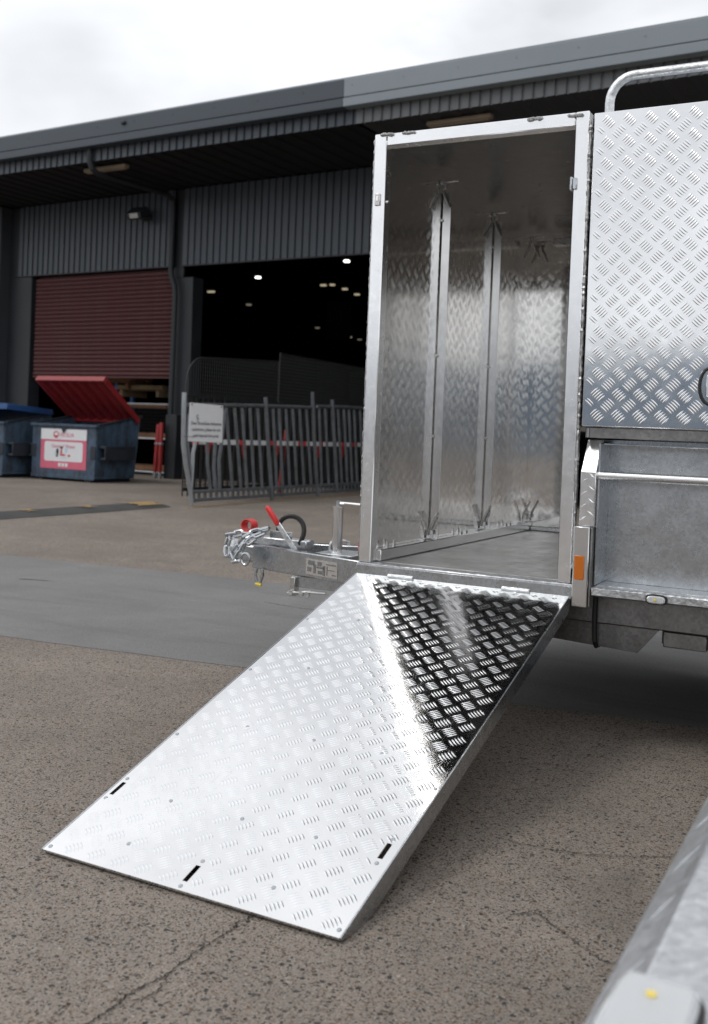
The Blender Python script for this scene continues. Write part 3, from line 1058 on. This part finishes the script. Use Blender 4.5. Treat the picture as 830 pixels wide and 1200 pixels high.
# --- box frame
part('door_post', 'alu_frame', tr, [(0, .050, 0, .05, BZ0, BZ1)], .003)
part('door_post', 'alu_frame', tr, [(BW - .047, BW, 0, .05, BZ0, BZ1)], .003)
part('door_header', 'alu_frame', tr, [(.0505, BW - .0475, .001, .05, BZ1 - .046, BZ1 - .001)], .003)
part('door_sill', 'galv_bright', tr, [(-.005, BW + .02, -.004, .06, .498, BZ0 - .001)], .004)


def bead(path, r, seed, name='weld_bead'):
    rg_ = random.Random(seed)
    P = []
    for a, b in zip(path[:-1], path[1:]):
        a, b = Vector(a), Vector(b)
        nn_ = max(2, int((b - a).length / .009))
        for k in range(nn_):
            P.append(a.lerp(b, k / nn_) + Vector([rg_.uniform(-.0014, .0014) for _ in range(3)]))
    P.append(Vector(path[-1]))
    mm = MB()
    n = 6
    vs2, fs = [], []
    for i, p in enumerate(P):
        rr = r * rg_.uniform(.65, 1.25) * (1.0 if i % 2 else .75)
        for k in range(n):
            a = 2 * math.pi * k / n
            vs2.append((p.x + rr * math.cos(a), p.y + rr * math.sin(a), p.z))
    for i in range(len(P) - 1):
        for k in range(n):
            fs.append((i * n + k, i * n + (k + 1) % n, (i + 1) * n + (k + 1) % n, (i + 1) * n + k))
    mm.add(vs2, fs)
    return mm.build(name, 'weld', tr)


bead([(BW + .004, .006, BZ0 + .05), (BW + .004, .006, BZ1 - .02)], .007, 1)
bead([(-.001, .004, BZ0 + .02), (-.001, .004, BZ1 - .02)], .0035, 2)
mm = MB()
for (x, z) in ((.14, BZ1 - .008), (.62, BZ1 - .008), (BW - .048, BZ1 - .012), (.052, BZ1 - .006)):
    rg_ = random.Random(int(x * 100))
    for k in range(7):
        cx = x + (k - 3) * .007
        r_ = .004 + .003 * rg_.random()
        mm.tube([(cx - .004, -.001, z), (cx, -.0035, z + rg_.uniform(-.003, .003)), (cx + .004, -.001, z)], r_, 6)
tag(mm.build('weld_bead', 'weld', tr), kind='stuff')
# --- box skin: plates with raised tread
wl = part('front_wall', 'tread_inner', tr, [(.018, .030, .05, BD + .012, BZ0, BZ1 - .012)], 0)
lugs(wl, 'tread_inner', lambda u, v, n: (.030 + n, u, v), .055, BD, .60, 2.115, .07, .62, hgt=.0004)
wb = part('back_wall', 'tread_inner', tr, [(.0305, BW - .031, BD, BD + .012, BZ0, BZ1 - .012)], 0)
lugs(wb, 'tread_inner', lambda u, v, n: (u, BD - n, v), .032, BW - .032, .55, 2.115, .05, .63, hgt=.00018)
wr = part('rear_wall', 'tread_inner', tr, [(BW - .030, BW - .018, .05, BD + .012, BZ0, BZ1 - .012)], 0)
lugs(wr, 'tread_inner', lambda u, v, n: (BW - .030 - n, u, v), .055, BD, .60, 2.115, .07, .62, hgt=.0004)
wc = part('box_roof', 'roof_shaded', tr, [(.0, BW, .0505, BD + .03, BZ1 - .0115, BZ1 - .002)], 0)
lugs(wc, 'roof_shaded', lambda u, v, n: (u, v, BZ1 - .0115 - n), .032, BW - .032, .055, BD, .05, .08, hgt=.0004)
metal('floor_tread', (0.72, 0.71, 0.70), 0.36, 0.08, 5.0, smudge=0.3)
wf = part('box_floor', 'floor_tread', tr, [(0, BW, .0605, BD + .03, .52, .5405)], 0)
lugs(wf, 'floor_tread', lambda u, v, n: (u, v, .5405 + n), .075, BW - .032, .065, BD, .05, .08, hgt=.0004)
part('toe_rail', 'alu_smooth', tr, [(.0305, .068, .052, BD - .002, .542, .585)], .003)
part('toe_rail', 'alu_bar', tr, [(.07, BW - .032, BD - .03, BD - .002, .542, .566)], .003)
part('top_bar', 'alu_bar', tr, [(.13, BW - .032, BD - .032, BD - .003, 2.050, 2.085)], .003)
# upright angles on the front wall
for (ya, zt) in ((.585, 2.045), (1.215, 2.05)):
    up = part('upright', 'alu_smooth', tr, [(.0345, .072, ya, ya + .005, .587, zt), (.0345, .040, ya + .0055, ya + .04, .587, zt)], .001)
    for z in (1.02, 1.36, 1.93):
        MB().disc((.034, ya - .004, z), (0, -1, 0), .006, .004, 8).build('screw', 'steel_clip', up)


def clip(ya, z, sgn):
    c_ = empty('tool_clip', (0.034, ya, z))
    c_.parent = tr
    for dy in (-.012, .012):
        MB().tube([(.004, dy, 0), (.010, dy, .03 * sgn), (.030, dy, .075 * sgn), (.040, dy * .6, .092 * sgn), (.034, 0, .096 * sgn)], .0030, 6).build('spring_wire', 'steel_clip', c_)
    part('clip_base', 'alu_bar', c_, [(.0, .012, -.018, .018, min(0, -.014 * sgn), max(0, -.014 * sgn)), (.006, .02, -.006, .006, .001 if sgn > 0 else -.02, .02 if sgn > 0 else -.001)], .001)
    if sgn < 0:
        MB().tube([(.0, 0, .012), (.075, 0, .014)], .005, 6).build('pin', 'alu_frame', c_)
    return c_


for ya in (.565, 1.195, 1.80):
    clip(ya, .603, 1)
    clip(ya, 2.075, -1)
for ya in (.14, .20, .90, .96, 1.50, 1.56):
    b_ = MB().disc((.050, ya, .585), (0, 0, 1), .008, .012, 6)
    b_.disc((.050, ya, .597), (0, 0, 1), .005, .012, 8)
    b_.build('bolt', 'alu_frame', tr)
# latch keepers on the posts
kp = part('latch_keeper', 'steel_clip', tr, [(.012, .034, -.006, -.0005, 1.868, 1.912)], .002)
part('keeper_hole', 'alu_frame', kp, [(.018, .027, -.0085, -.0065, 1.884, 1.902)], .002)
kp = part('latch_keeper', 'galv', tr, [(BW - .057, BW - .0475, -.012, .012, 1.868, 1.915)], .003)
part('keeper_tab', 'galv', kp, [(BW - .047, BW - .033, -.008, -.0005, 1.872, 1.911)], .002)
MB().disc((.0505, .025, 1.885), (1, 0, 0), .006, .005, 8).build('rivet', 'alu_frame', tr)

# --- ramp
RL, RW = 1.660, .8060
TH = math.asin(.4995 / 1.654)
slots = ((.010, .022, 1.376, 1.430), (.392, .405, 1.578, 1.632), (.772, .785, 1.362, 1.416))
us = sorted({0.0, RW} | {s[0] for s in slots} | {s[1] for s in slots})
ss = sorted({0.0, RL} | {s[2] for s in slots} | {s[3] for s in slots})
mm = MB()
idx = {}


def vid(a, b, z):
    k = (a, b, z)
    if k not in idx:
        idx[k] = len(mm.v)
        mm.v.append((us[a], -ss[b], z))
    return idx[k]


def solid(a, b):
    if not (0 <= a < len(us) - 1 and 0 <= b < len(ss) - 1):
        return False
    cu, cs = (us[a] + us[a + 1]) / 2, (ss[b] + ss[b + 1]) / 2
    return not any(s[0] < cu < s[1] and s[2] < cs < s[3] for s in slots)


for a in range(len(us) - 1):
    for b in range(len(ss) - 1):
        if not solid(a, b):
            continue
        mm.f.append((vid(a, b, 0), vid(a, b + 1, 0), vid(a + 1, b + 1, 0), vid(a + 1, b, 0)))
        z_ = -.004
        mm.f.append((vid(a, b, z_), vid(a + 1, b, z_), vid(a + 1, b + 1, z_), vid(a, b + 1, z_)))
        for (na, nb, e0, e1) in ((a - 1, b, (a, b), (a, b + 1)), (a + 1, b, (a + 1, b), (a + 1, b + 1)), (a, b - 1, (a, b), (a + 1, b)), (a, b + 1, (a, b + 1), (a + 1, b + 1))):
            if not solid(na, nb):
                mm.f.append((vid(*e0, 0), vid(*e1, 0), vid(*e1, z_), vid(*e0, z_)))
rampo = mm.build('ramp', 'ramp_plate', tr, smooth=False)
rampo.location = (0, 0, .4995)
rampo.rotation_euler = (TH, 0, 0)
rampo['label'] = 'lowered chequer plate ramp sloping down to the yard'
lugs(rampo, 'tread_alu', lambda u, v, n: (u, -v, n), .004, RW - .004, .012, RL - .004, .036 + PT / 2, 1.595 - PT / 2, holes=slots, hgt=.0017)
for x0, x1 in ((RW + .0005, RW + .0045), (-.0045, -.0005)):
    mm = MB()
    mm.prism([(-.012, .0015), (-(RL), .0015), (-(RL), -.006), (-(RL - .085), -.052), (-.03, -.052), (-.012, -.03)], x0, x1, 'x')
    mm.build('side_channel', 'galv', rampo, .0012)
for s_ in (.30, .70, 1.10, 1.46):
    part('cross_member', 'galv_dark', rampo, [(.001, RW - .001, -s_ - .02, -s_ + .02, -.044, -.0045)], .002)
part('front_lip', 'galv', rampo, [(.002, RW - .002, -RL + .004, -RL + .03, -.0115, -.0045)], 0)
riv = [(u, s_) for u in (.185, .40, .605) for s_ in (.36, .70, 1.045, 1.40) if s_ > .9 or u < .2] + [(u, s_) for (u, s_) in ((.010, .40), (.010, .76), (.010, 1.14), (.797, 1.14))]
riv += [(.012, 1.36), (.012, 1.446), (.398, 1.562), (.399, 1.648), (.779, 1.346), (.779, 1.432), (.011, 1.645), (.795, 1.640), (.190, 1.572), (.60, 1.58)]
r0 = None
for (u, s_) in riv:
    if r0 is None:
        q = MB()
        q.tube([(0, 0, 0), (0, 0, .0012), (0, 0, .0022)], .0055, 10, r1=.0036)
        r0 = q.build('rivet', 'galv', rampo)
        ro = r0
        q2 = MB().disc((0, 0, .0018), (0, 0, 1), .0018, .0008, 6)
    else:
        ro = r0.copy()
        COL.objects.link(ro)
        ro.parent = rampo
    ro.location = (u, -s_, .0003)
for x in (.18, .62):
    MB().tube([(x - .05, -.008, .500), (x + .05, -.008, .500)], .007, 8).build('hinge', 'galv_bright', tr)
part('sill_lip', 'galv', tr, [(-.004, BW + .02, -.0075, -.0045, .488, .53)], .001)

# --- toolbox side
PX0, PX1, PZ0, PZ1 = .826, 1.70, 1.072, 2.122
dr = part('toolbox_door', 'tread_alu', tr, [(PX0, PX1, -.006, .014, PZ0, PZ1)], .003)
lugs(dr, 'tread_alu', lambda u, v, n: (u, -.006 - n, v), PX0 + .006, PX1 - .006, PZ0 + .008, PZ1 - .006, 1.156, 1.318)
hb = empty('paddle_latch', (1.235, -.007, 1.212))
hb.parent = tr
MB().tube([(.032 * math.cos(R(a)), -.004, .058 * math.sin(R(a))) for a in range(0, 360, 20)], .006, 8, True).build('latch_rim', 'rubber_black', hb)
mm = MB()
mm.prism([(.030 * math.cos(R(a)), .055 * math.sin(R(a))) for a in range(0, 360, 20)], -.006, 0, 'y')
mm.build('latch_dish', 'lamp_glass', hb)
part('latch_handle', 'alu_frame', hb, [(-.012, .012, -.014, -.0065, -.036, .036)], .003)
part('toolbox_body', 'galv', tr, [(.8305, 1.70, .020, 1.80, 1.075, 2.115)], .003)
part('end_panel', 'tread_alu', tr, [(1.705, 4.4, .01, 1.80, .56, 2.0)], .004)
part('lower_lip', 'galv_dark', tr, [(.836, 1.70, .010, .055, 1.034, 1.070)], .002)
part('lip_tab', 'galv', tr, [(.845, .849, .004, .0095, 1.036, 1.066)], 0)
# recess under the toolbox
part('recess_back', 'galv', tr, [(.8305, 1.70, .135, .141, .543, 1.030)], 0)
part('recess_side', 'galv', tr, [(.886, .892, .004, .1345, .543, 1.016)], .001)
ts = part('recess_tread_lip', 'tread_alu', tr, [(.895, 1.70, .030, .134, 1.012, 1.018)], .001)
part('recess_floor', 'galv_bright', tr, [(.8925, 1.70, .02, .1345, .536, .542)], 0)
part('ledge', 'galv_bright', tr, [(.884, 3.2, -.026, .0195, .508, .540)], .005)
MB().tube([(.884, .012, .909), (1.70, .012, .909)], .0155, 14).build('tie_bar', 'alu_bar', tr)
# folded tread bracket above the lamp post
mm = MB()
mm.prism([(-.014, .738), (-.014, .920), (.058, 1.030), (.075, 1.030), (.006, .918), (.006, .738)][::-1], .833, .884, 'x')
br = mm.build('folded_bracket', 'alu_frame', tr, .002)
for k in range(4):
    z = .765 + k * .042
    for sx in (0, 1):
        cx, cz = (.846, z) if sx == 0 else (.871, z + .018)
        e = .011
        dxs = 1 if sx == 0 else -1
        q = MB()
        q.add([(cx - e * dxs, -.0142, cz - e * .7), (cx, -.0142, cz + .003), (cx + e * dxs, -.0142, cz + e * .7), (cx, -.0142, cz - .003), (cx, -.0165, cz)], [(0, 1, 4), (1, 2, 4), (2, 3, 4), (3, 0, 4)])
        q.build('tread_lug', 'alu_frame', br)
part('bracket_cheek', 'galv_dark', tr, [(.8845, .8855, .008, .06, .745, 1.0)], 0)
lp = part('lamp_post', 'alu_smooth', tr, [(.8215, .8745, -.030, .010, .468, .737)], .003)
part('lamp_post_side', 'galv_dark', tr, [(.8755, .8835, -.024, .02, .470, .735)], .002)
part('reflector', 'amber', lp, [(.828, .861, -.0345, -.0305, .560, .640)], .002)
ml = empty('marker_lamp', (1.10, -.0265, .521))
ml.parent = tr
mm = MB()
mm.prism([(.034 * (abs(math.cos(R(a))) ** .6) * (1 if math.cos(R(a)) > 0 else -1), .0165 * (abs(math.sin(R(a))) ** .6) * (1 if math.sin(R(a)) > 0 else -1)) for a in range(0, 360, 15)], -.008, 0, 'y')
mm.build('gasket', 'rubber_black', ml, .001)
mm = MB()
mm.prism([(.029 * (abs(math.cos(R(a))) ** .6) * (1 if math.cos(R(a)) > 0 else -1), .0125 * (abs(math.sin(R(a))) ** .6) * (1 if math.sin(R(a)) > 0 else -1)) for a in range(0, 360, 15)], -.0165, -.0085, 'y')
mm.build('lens', 'clear_lens', ml, .004)
MB().disc((-.002, -.017, .001), (0, -1, 0), .0042, .002, 10).build('led', 'led_yellow', ml)
# hoop rail on the roof
mm = MB()
pts = [(.825, .19, 2.10), (.826, .19, 2.20)]
for k in range(9):
    a = R(180 - 90 * k / 8)
    pts.append((.826 + .085 + .085 * math.cos(a), .19, 2.215 + .088 * math.sin(a)))
pts += [(1.3, .19, 2.303), (4.2, .19, 2.303)]
mm.tube(pts, .0165, 12)
mm.build('roof_hoop', 'galv_bright', tr)
# --- underframe
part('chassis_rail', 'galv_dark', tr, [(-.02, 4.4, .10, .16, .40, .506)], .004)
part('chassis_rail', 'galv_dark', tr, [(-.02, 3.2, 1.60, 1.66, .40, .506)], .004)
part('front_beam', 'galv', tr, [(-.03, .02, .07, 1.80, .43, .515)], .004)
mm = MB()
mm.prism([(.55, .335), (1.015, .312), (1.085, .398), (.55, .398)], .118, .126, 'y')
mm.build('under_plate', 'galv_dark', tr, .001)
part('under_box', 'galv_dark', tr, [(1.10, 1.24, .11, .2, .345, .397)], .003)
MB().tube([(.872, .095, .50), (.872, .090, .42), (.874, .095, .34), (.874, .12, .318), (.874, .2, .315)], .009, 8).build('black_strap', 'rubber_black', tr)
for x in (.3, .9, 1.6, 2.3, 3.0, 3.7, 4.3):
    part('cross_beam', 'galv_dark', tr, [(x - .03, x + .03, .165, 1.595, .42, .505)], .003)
part('shade_blocker', 'galv_dark', tr, [(.9, 3.4, 1.15, 1.58, .16, .395)], .004)  # added out of sight on the far side to darken the ground below
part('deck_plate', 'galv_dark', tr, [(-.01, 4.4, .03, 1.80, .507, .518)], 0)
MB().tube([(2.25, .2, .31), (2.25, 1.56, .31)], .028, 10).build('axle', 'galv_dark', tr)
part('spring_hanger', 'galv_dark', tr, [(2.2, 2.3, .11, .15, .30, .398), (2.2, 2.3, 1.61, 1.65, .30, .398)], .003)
for yy, s_ in ((-.06, -1), (1.82, 1)):
    wh_ = empty('wheel', (2.25, yy + .0, .31))
    wh_.parent = tr
    mm = MB()
    prf = [(.20, -.08), (.29, -.085), (.318, -.06), (.33, -.03), (.33, .03), (.318, .06), (.29, .085), (.20, .08)]
    n = 36
    vs2 = [(r_ * math.cos(2 * math.pi * k / n), y_, r_ * math.sin(2 * math.pi * k / n)) for k in range(n) for (r_, y_) in prf]
    fs = [(k * 8 + i, k * 8 + (i + 1) % 8, ((k + 1) % n) * 8 + (i + 1) % 8, ((k + 1) % n) * 8 + i) for k in range(n) for i in range(8)]
    mm.add(vs2, fs)
    mm.build('tyre', 'tyre_black', wh_)
    mm = MB()
    mm.disc((0, -.05, 0), (0, 1, 0), .199, .10, 28)
    mm.disc((0, -.085, 0), (0, 1, 0), .05, .034, 16)
    mm.build('rim', 'galv', wh_, .006)

# --- drawbar
def W2(X, Y, Z):
    return (X - TX, Y - TY, Z)


def beam(name, A, B, hgt, wdt, mat, bev=.004):
    A, B = Vector(W2(*A)), Vector(W2(*B))
    d = (B - A)
    d.z = 0
    d.normalize()
    s_ = Vector((-d.y, d.x, 0)) * wdt / 2
    z_ = Vector((0, 0, hgt))
    q = MB()
    q.add([A - s_ - z_, B - s_ - z_, B + s_ - z_, A + s_ - z_, A - s_, B - s_, B + s_, A + s_], [(3, 2, 1, 0), (4, 5, 6, 7), (0, 1, 5, 4), (1, 2, 6, 5), (2, 3, 7, 6), (3, 0, 4, 7)])
    return q.build(name, mat, tr, bev)


arm_d = Vector((-.63, .19, 0)).normalized()
arm_n = Vector((-arm_d.y * -1, arm_d.x * 1, 0))
beam('drawbar_arm', (-1.74, 3.83, .478), (-2.66, 4.105, .472), .108, .05, 'galv')
beam('drawbar_arm', (-1.74, 4.60, .478), (-2.66, 4.30, .472), .108, .05, 'galv')
# number strip on the near arm: silver plate with dark worn print
A_ = Vector((-1.74, 3.83, 0))
B_ = Vector((-2.66, 4.105, 0))
dd = (A_ - B_).normalized()
nn_ = Vector((dd.y, -dd.x, 0))
if nn_.y > 0:
    nn_ = -nn_


def arm_quad(name, t0, t1, z0, z1, off, mat, par):
    q = MB()
    P = []
    for o_ in (off, off + .0012):
        for (t, z) in ((t0, z0), (t1, z0), (t1, z1), (t0, z1)):
            p = B_ + dd * t + nn_ * (.0255 + o_)
            P.append(W2(p.x, p.y, z))
    q.add(P, [(0, 1, 2, 3), (7, 6, 5, 4), (0, 4, 5, 1), (1, 5, 6, 2), (2, 6, 7, 3), (3, 7, 4, 0)])
    return q.build(name, mat, par, smooth=False)


st = arm_quad('data_plate', .375, .575, .382, .452, 0, 'alu_frame', tr)
for (a, b, c, d) in ((.39, .43, .425, .445), (.385, .41, .395, .415), (.425, .44, .39, .43), (.45, .475, .425, .445), (.445, .495, .415, .423), (.485, .498, .386, .43), (.505, .565, .435, .441), (.455, .48, .39, .405), (.512, .56, .412, .416), (.545, .567, .392, .398), (.51, .513, .39, .43)):
    arm_quad('print', a, b, c, d, .0014, 'print_grey', st)
# coupling, wrapped in clear plastic
cp = empty('coupling', W2(-2.78, 4.2, .43))
cp.parent = tr
part('coupling_body', 'galv', cp, [(-.04, .16, -.07, .07, -.05, .035)], .01)
mm = MB()
rgp = random.Random(4)
nl, na = 9, 14
vs2 = []
for i in range(nl + 1):
    ph = math.pi * i / nl
    for k in range(na):
        a = 2 * math.pi * k / na
        j = rgp.uniform(.70, 1.2)
        vs2.append((-.03 + .045 * math.sin(ph) * math.cos(a) * j, -.05 + .035 * math.sin(ph) * math.sin(a) * j, .01 - .040 * math.cos(ph) * (1 + .15 * rgp.random())))
mm.add(vs2, [(i * na + k, i * na + (k + 1) % na, (i + 1) * na + (k + 1) % na, (i + 1) * na + k) for i in range(nl) for k in range(na)])
mm.tube([(-.035, -.05, .03), (-.038, -.05, .06), (-.034, -.045, .085)], .014, 7, r1=.005)
mm.tube([(-.03, -.05, -.025), (-.07, -.06, -.035), (-.085, -.06, -.034)], .016, 7, r1=.006)
mm.build('plastic_wrap', 'plastic_wrap', cp)
part('coupling_plate', 'galv_bright', cp, [(.0, .36, -.04, .04, .036, .075)], .006)
mm = MB()
nk = 20
for k in range(nk):
    a = 2 * math.pi * k / nk
    for (r_, y_) in ((.033, -.02), (.033, .02), (.026, .02), (.026, -.02)):
        mm.v.append((.045 + r_ * math.cos(a) + .25 * y_, -.05 + y_, .125 + r_ * .95 * math.sin(a)))
for k in range(nk):
    for i in range(4):
        mm.f.append((k * 4 + i, k * 4 + (i + 1) % 4, ((k + 1) % nk) * 4 + (i + 1) % 4, ((k + 1) % nk) * 4 + i))
mm.build('lock_cap', 'grip_red', cp, .002)
MB().tube([(.05, -.02, .06), (.07, -.03, .115)], .014, 8).build('lock_pin', 'rubber_black', cp)
# breakaway hose
mm = MB()
mm.tube([(.262 + .070 * math.cos(R(a)), -.02 + .012 * math.sin(R(a * 2)), .105 + .078 * math.sin(R(a))) for a in range(-38, 218, 15)] + [(.185, -.02, .03)], .0115, 8)
mm.tube([(.21, -.02, .055), (.28, -.02, .058), (.33, -.03, .056)], .013, 8)
mm.build('hose', 'rubber_black', cp)
# hand brake
hbk = empty('handbrake', W2(-2.435, 4.09, .463))
hbk.parent = tr


def slab(A, B, wdt, th, name, mat, par, bev=.002):
    A, B = Vector(A), Vector(B)
    d = (B - A).normalized()
    s_ = Vector((d.z, 0, -d.x)) * wdt / 2
    t_ = Vector((0, th / 2, 0))
    q = MB()
    q.add([A - s_ - t_, B - s_ - t_, B + s_ - t_, A + s_ - t_, A - s_ + t_, B - s_ + t_, B + s_ + t_, A + s_ + t_], [(3, 2, 1, 0), (4, 5, 6, 7), (0, 1, 5, 4), (1, 2, 6, 5), (2, 3, 7, 6), (3, 0, 4, 7)])
    return q.build(name, mat, par, bev)


slab((.006, 0, -.008), (-.103, 0, .118), .026, .008, 'lever', 'galv_bright', hbk)
slab((-.098, 0, .110), (-.168, 0, .196), .027, .022, 'grip', 'grip_red', hbk, .008)
slab((-.15, .012, .066), (-.03, .012, .066), .034, .006, 'pawl_plate', 'galv', hbk)
MB().disc((-.05, -.016, .062), (0, 1, 0), .008, .03, 8).build('pivot_bolt', 'galv_bright', hbk)
# jack post
jk = empty('jack', W2(-2.24, 4.13, .47))
jk.parent = tr
MB().tube([(0, 0, -.01), (0, 0, .205)], .024, 16).build('jack_tube', 'alu_smooth', jk)
MB().tube([(0, 0, .206), (0, 0, .212)], .0245, 16).build('jack_cap', 'alu_frame', jk)
MB().tube([(0, 0, .213), (0, 0, .238)], .011, 10).build('jack_spindle', 'galv', jk)
MB().tube([(.008, 0, .228), (.16, 0, .226)], .0055, 8).build('jack_handle', 'alu_frame', jk)
part('jack_plate', 'galv_bright', jk, [(-.07, .12, -.08, .12, -.008, .0)], .002)
for dx in (-.16, .04):
    mm = MB()
    mm.tube([(dx, .225, -.07), (dx, .225, .0), (dx + .004, .23, .016), (dx + .03, .29, .022), (dx + .05, .32, .014), (dx + .05, .32, -.04)], .0075, 8)
    mm.build('u_bolt', 'galv_bright', jk)
MB().tube([(.05, .16, .0), (.05, .16, .035)], .022, 12).build('knob', 'grip_red', jk)
# safety chain draped over the coupling
ch = empty('safety_chain', W2(-2.69, 4.055, .47))
ch.parent = tr
lk = MB()
lpts = []
for a in range(0, 360, 30):
    ca_, sa_ = math.cos(R(a)), math.sin(R(a))
    lpts.append((.0125 * ca_, 0, .0135 * (1 if sa_ > 1e-6 else -1 if sa_ < -1e-6 else 0) + .0115 * sa_))
lk.tube(lpts, .0074, 7, True)
link0 = None


def drape(path, tw0):
    global link0
    P = [Vector(p) for p in path]
    seg = [(b - a).length for a, b in zip(P[:-1], P[1:])]
    tot = sum(seg)
    n = int(tot / .040)
    for i in range(n):
        t = (i + .5) / n * tot
        k = 0
        while k < len(seg) - 1 and t > seg[k]:
            t -= seg[k]
            k += 1
        p = P[k].lerp(P[k + 1], t / seg[k])
        d = (P[k + 1] - P[k]).normalized()
        if link0 is None:
            link0 = lk.build('link', 'galv', ch)
            o = link0
        else:
            o = link0.copy()
            COL.objects.link(o)
            o.parent = ch
        o.location = p
        q = d.to_track_quat('Z', 'Y')
        from mathutils import Quaternion
        o.rotation_mode = 'QUATERNION'
        o.rotation_quaternion = q @ Quaternion((0, 0, 1), R((i % 2) * 90 + tw0))


drape([(.105, .03, .085), (.05, -.01, .065), (.015, -.03, .04), (-.02, -.04, -.005), (-.045, -.045, -.05), (-.03, -.05, -.072), (.01, -.055, -.062)], 35)
drape([(.10, .01, .062), (.055, -.03, .035), (.02, -.05, .0), (.0, -.055, -.04), (-.015, -.055, -.07)], 10)
drape([(.03, .0, .055), (-.03, -.02, .055), (-.075, -.02, .045), (-.09, -.02, .0), (-.085, -.03, -.055)], 20)
MB().tube([(.045 + .022 * math.cos(R(a)), -.066, -.055 + .028 * math.sin(R(a))) for a in range(0, 360, 24)], .006, 7, True).build('shackle', 'galv', ch)
# hanging shackle with a brass pin
MB().tube([(.075, -.01, -.10), (.070, -.012, -.13), (.078, -.012, -.165)], .008, 7).build('hanging_link', 'galv', ch)
MB().tube([(.105, -.01, -.10), (.110, -.012, -.13), (.098, -.012, -.165)], .008, 7).build('hanging_link', 'galv', ch)
MB().tube([(.075, -.013, -.172), (.105, -.013, -.176)], .009, 8).build('brass_pin', 'led_yellow', ch)
# bracket and cable under the near arm
ub = empty('cable_bracket', W2(-2.36, 3.99, .36))
ub.parent = tr
part('plate', 'steel_clip', ub, [(-.03, -.002, -.02, .02, -.085, .0)], .002)
part('arm_plate', 'galv', ub, [(-.03, .40, .0, .008, -.045, .004)], .002)
MB().tube([(-.035, -.024, -.072), (.06, -.024, -.060), (.16, -.02, -.055)], .006, 7).build('cable', 'steel_clip', ub)
for x in (-.016, .04, .07):
    MB().disc((x, -.034, -.068), (0, 1, 0), .012, .012, 8).build('nut', 'galv_bright', ub)

# ------------------------------------------------------------------ second trailer's guard, close to the camera
fg = tag(empty('trailer', (-.19, .9, G)), 'galvanised edge of a second trailer with clear marker lamp, bottom right corner', 'trailer')
mm = MB()
prof = [(-.059, .440), (.0, .505), (.62, .505), (.62, .30), (.60, .30), (.60, .495), (.004, .495), (-.053, .432)]
mm.prism([(a, b + .02) for a, b in prof][::-1], -.35, 1.9, 'y')
mm.build('guard', 'galv_bright', fg, .003)
for k in range(5):
    cy, sg_ = .16 + k * .17, 1
    q = MB()
    A = Vector((-.046, cy - .012, .4543 + .0205))
    B = Vector((-.014, cy + .016, .4896 + .0205))
    mid = (A + B) / 2 + Vector((-.0003, 0, .0007))
    sd_ = Vector((.0, .0035, 0))
    q.add([A, mid + sd_ - Vector((-.001, 0, .0022)), B, mid - sd_ - Vector((-.001, 0, .0022)), mid], [(0, 1, 4), (1, 2, 4), (2, 3, 4), (3, 0, 4)])
    q.build('tread_lug', 'galv', fg)
part('body', 'tread_alu', fg, [(.63, 2.3, .85, 2.35, .50, 2.3)], .004)  # unseen box, added to block sky light from the ground by the trailer
part('chassis', 'galv_dark', fg, [(.66, 2.25, .9, 2.3, .30, .495)], .004)
for wy in (.95, 2.25):
    MB().disc((1.5, wy - .08, .32), (0, 1, 0), .32, .16, 28).build('tyre', 'tyre_black', fg, .02)
part('upright', 'galv', fg, [(.30, .36, 1.2, 1.26, 0, .514)], .004)
part('upright', 'galv', fg, [(.30, .36, .1, .16, 0, .514)], .004)
ml2 = empty('marker_lamp', (.022, -.042, .526))
ml2.parent = fg


def rr_box(hx, hy, z0, z1, e=.5):
    q = MB()
    q.prism([(hx * (abs(math.cos(R(a))) ** e) * (1 if math.cos(R(a)) > 0 else -1), hy * (abs(math.sin(R(a))) ** e) * (1 if math.sin(R(a)) > 0 else -1)) for a in range(0, 360, 15)], z0, z1, 'z')
    return q


rr_box(.043, .112, 0, .012, .3).build('gasket', 'rubber_black', ml2, .002)
rr_box(.038, .106, .0125, .024, .3).build('lens', 'clear_lens', ml2, .008)
MB().disc((-.002, .066, .0245), (0, 0, 1), .005, .0015, 10).build('led', 'led_yellow', ml2)
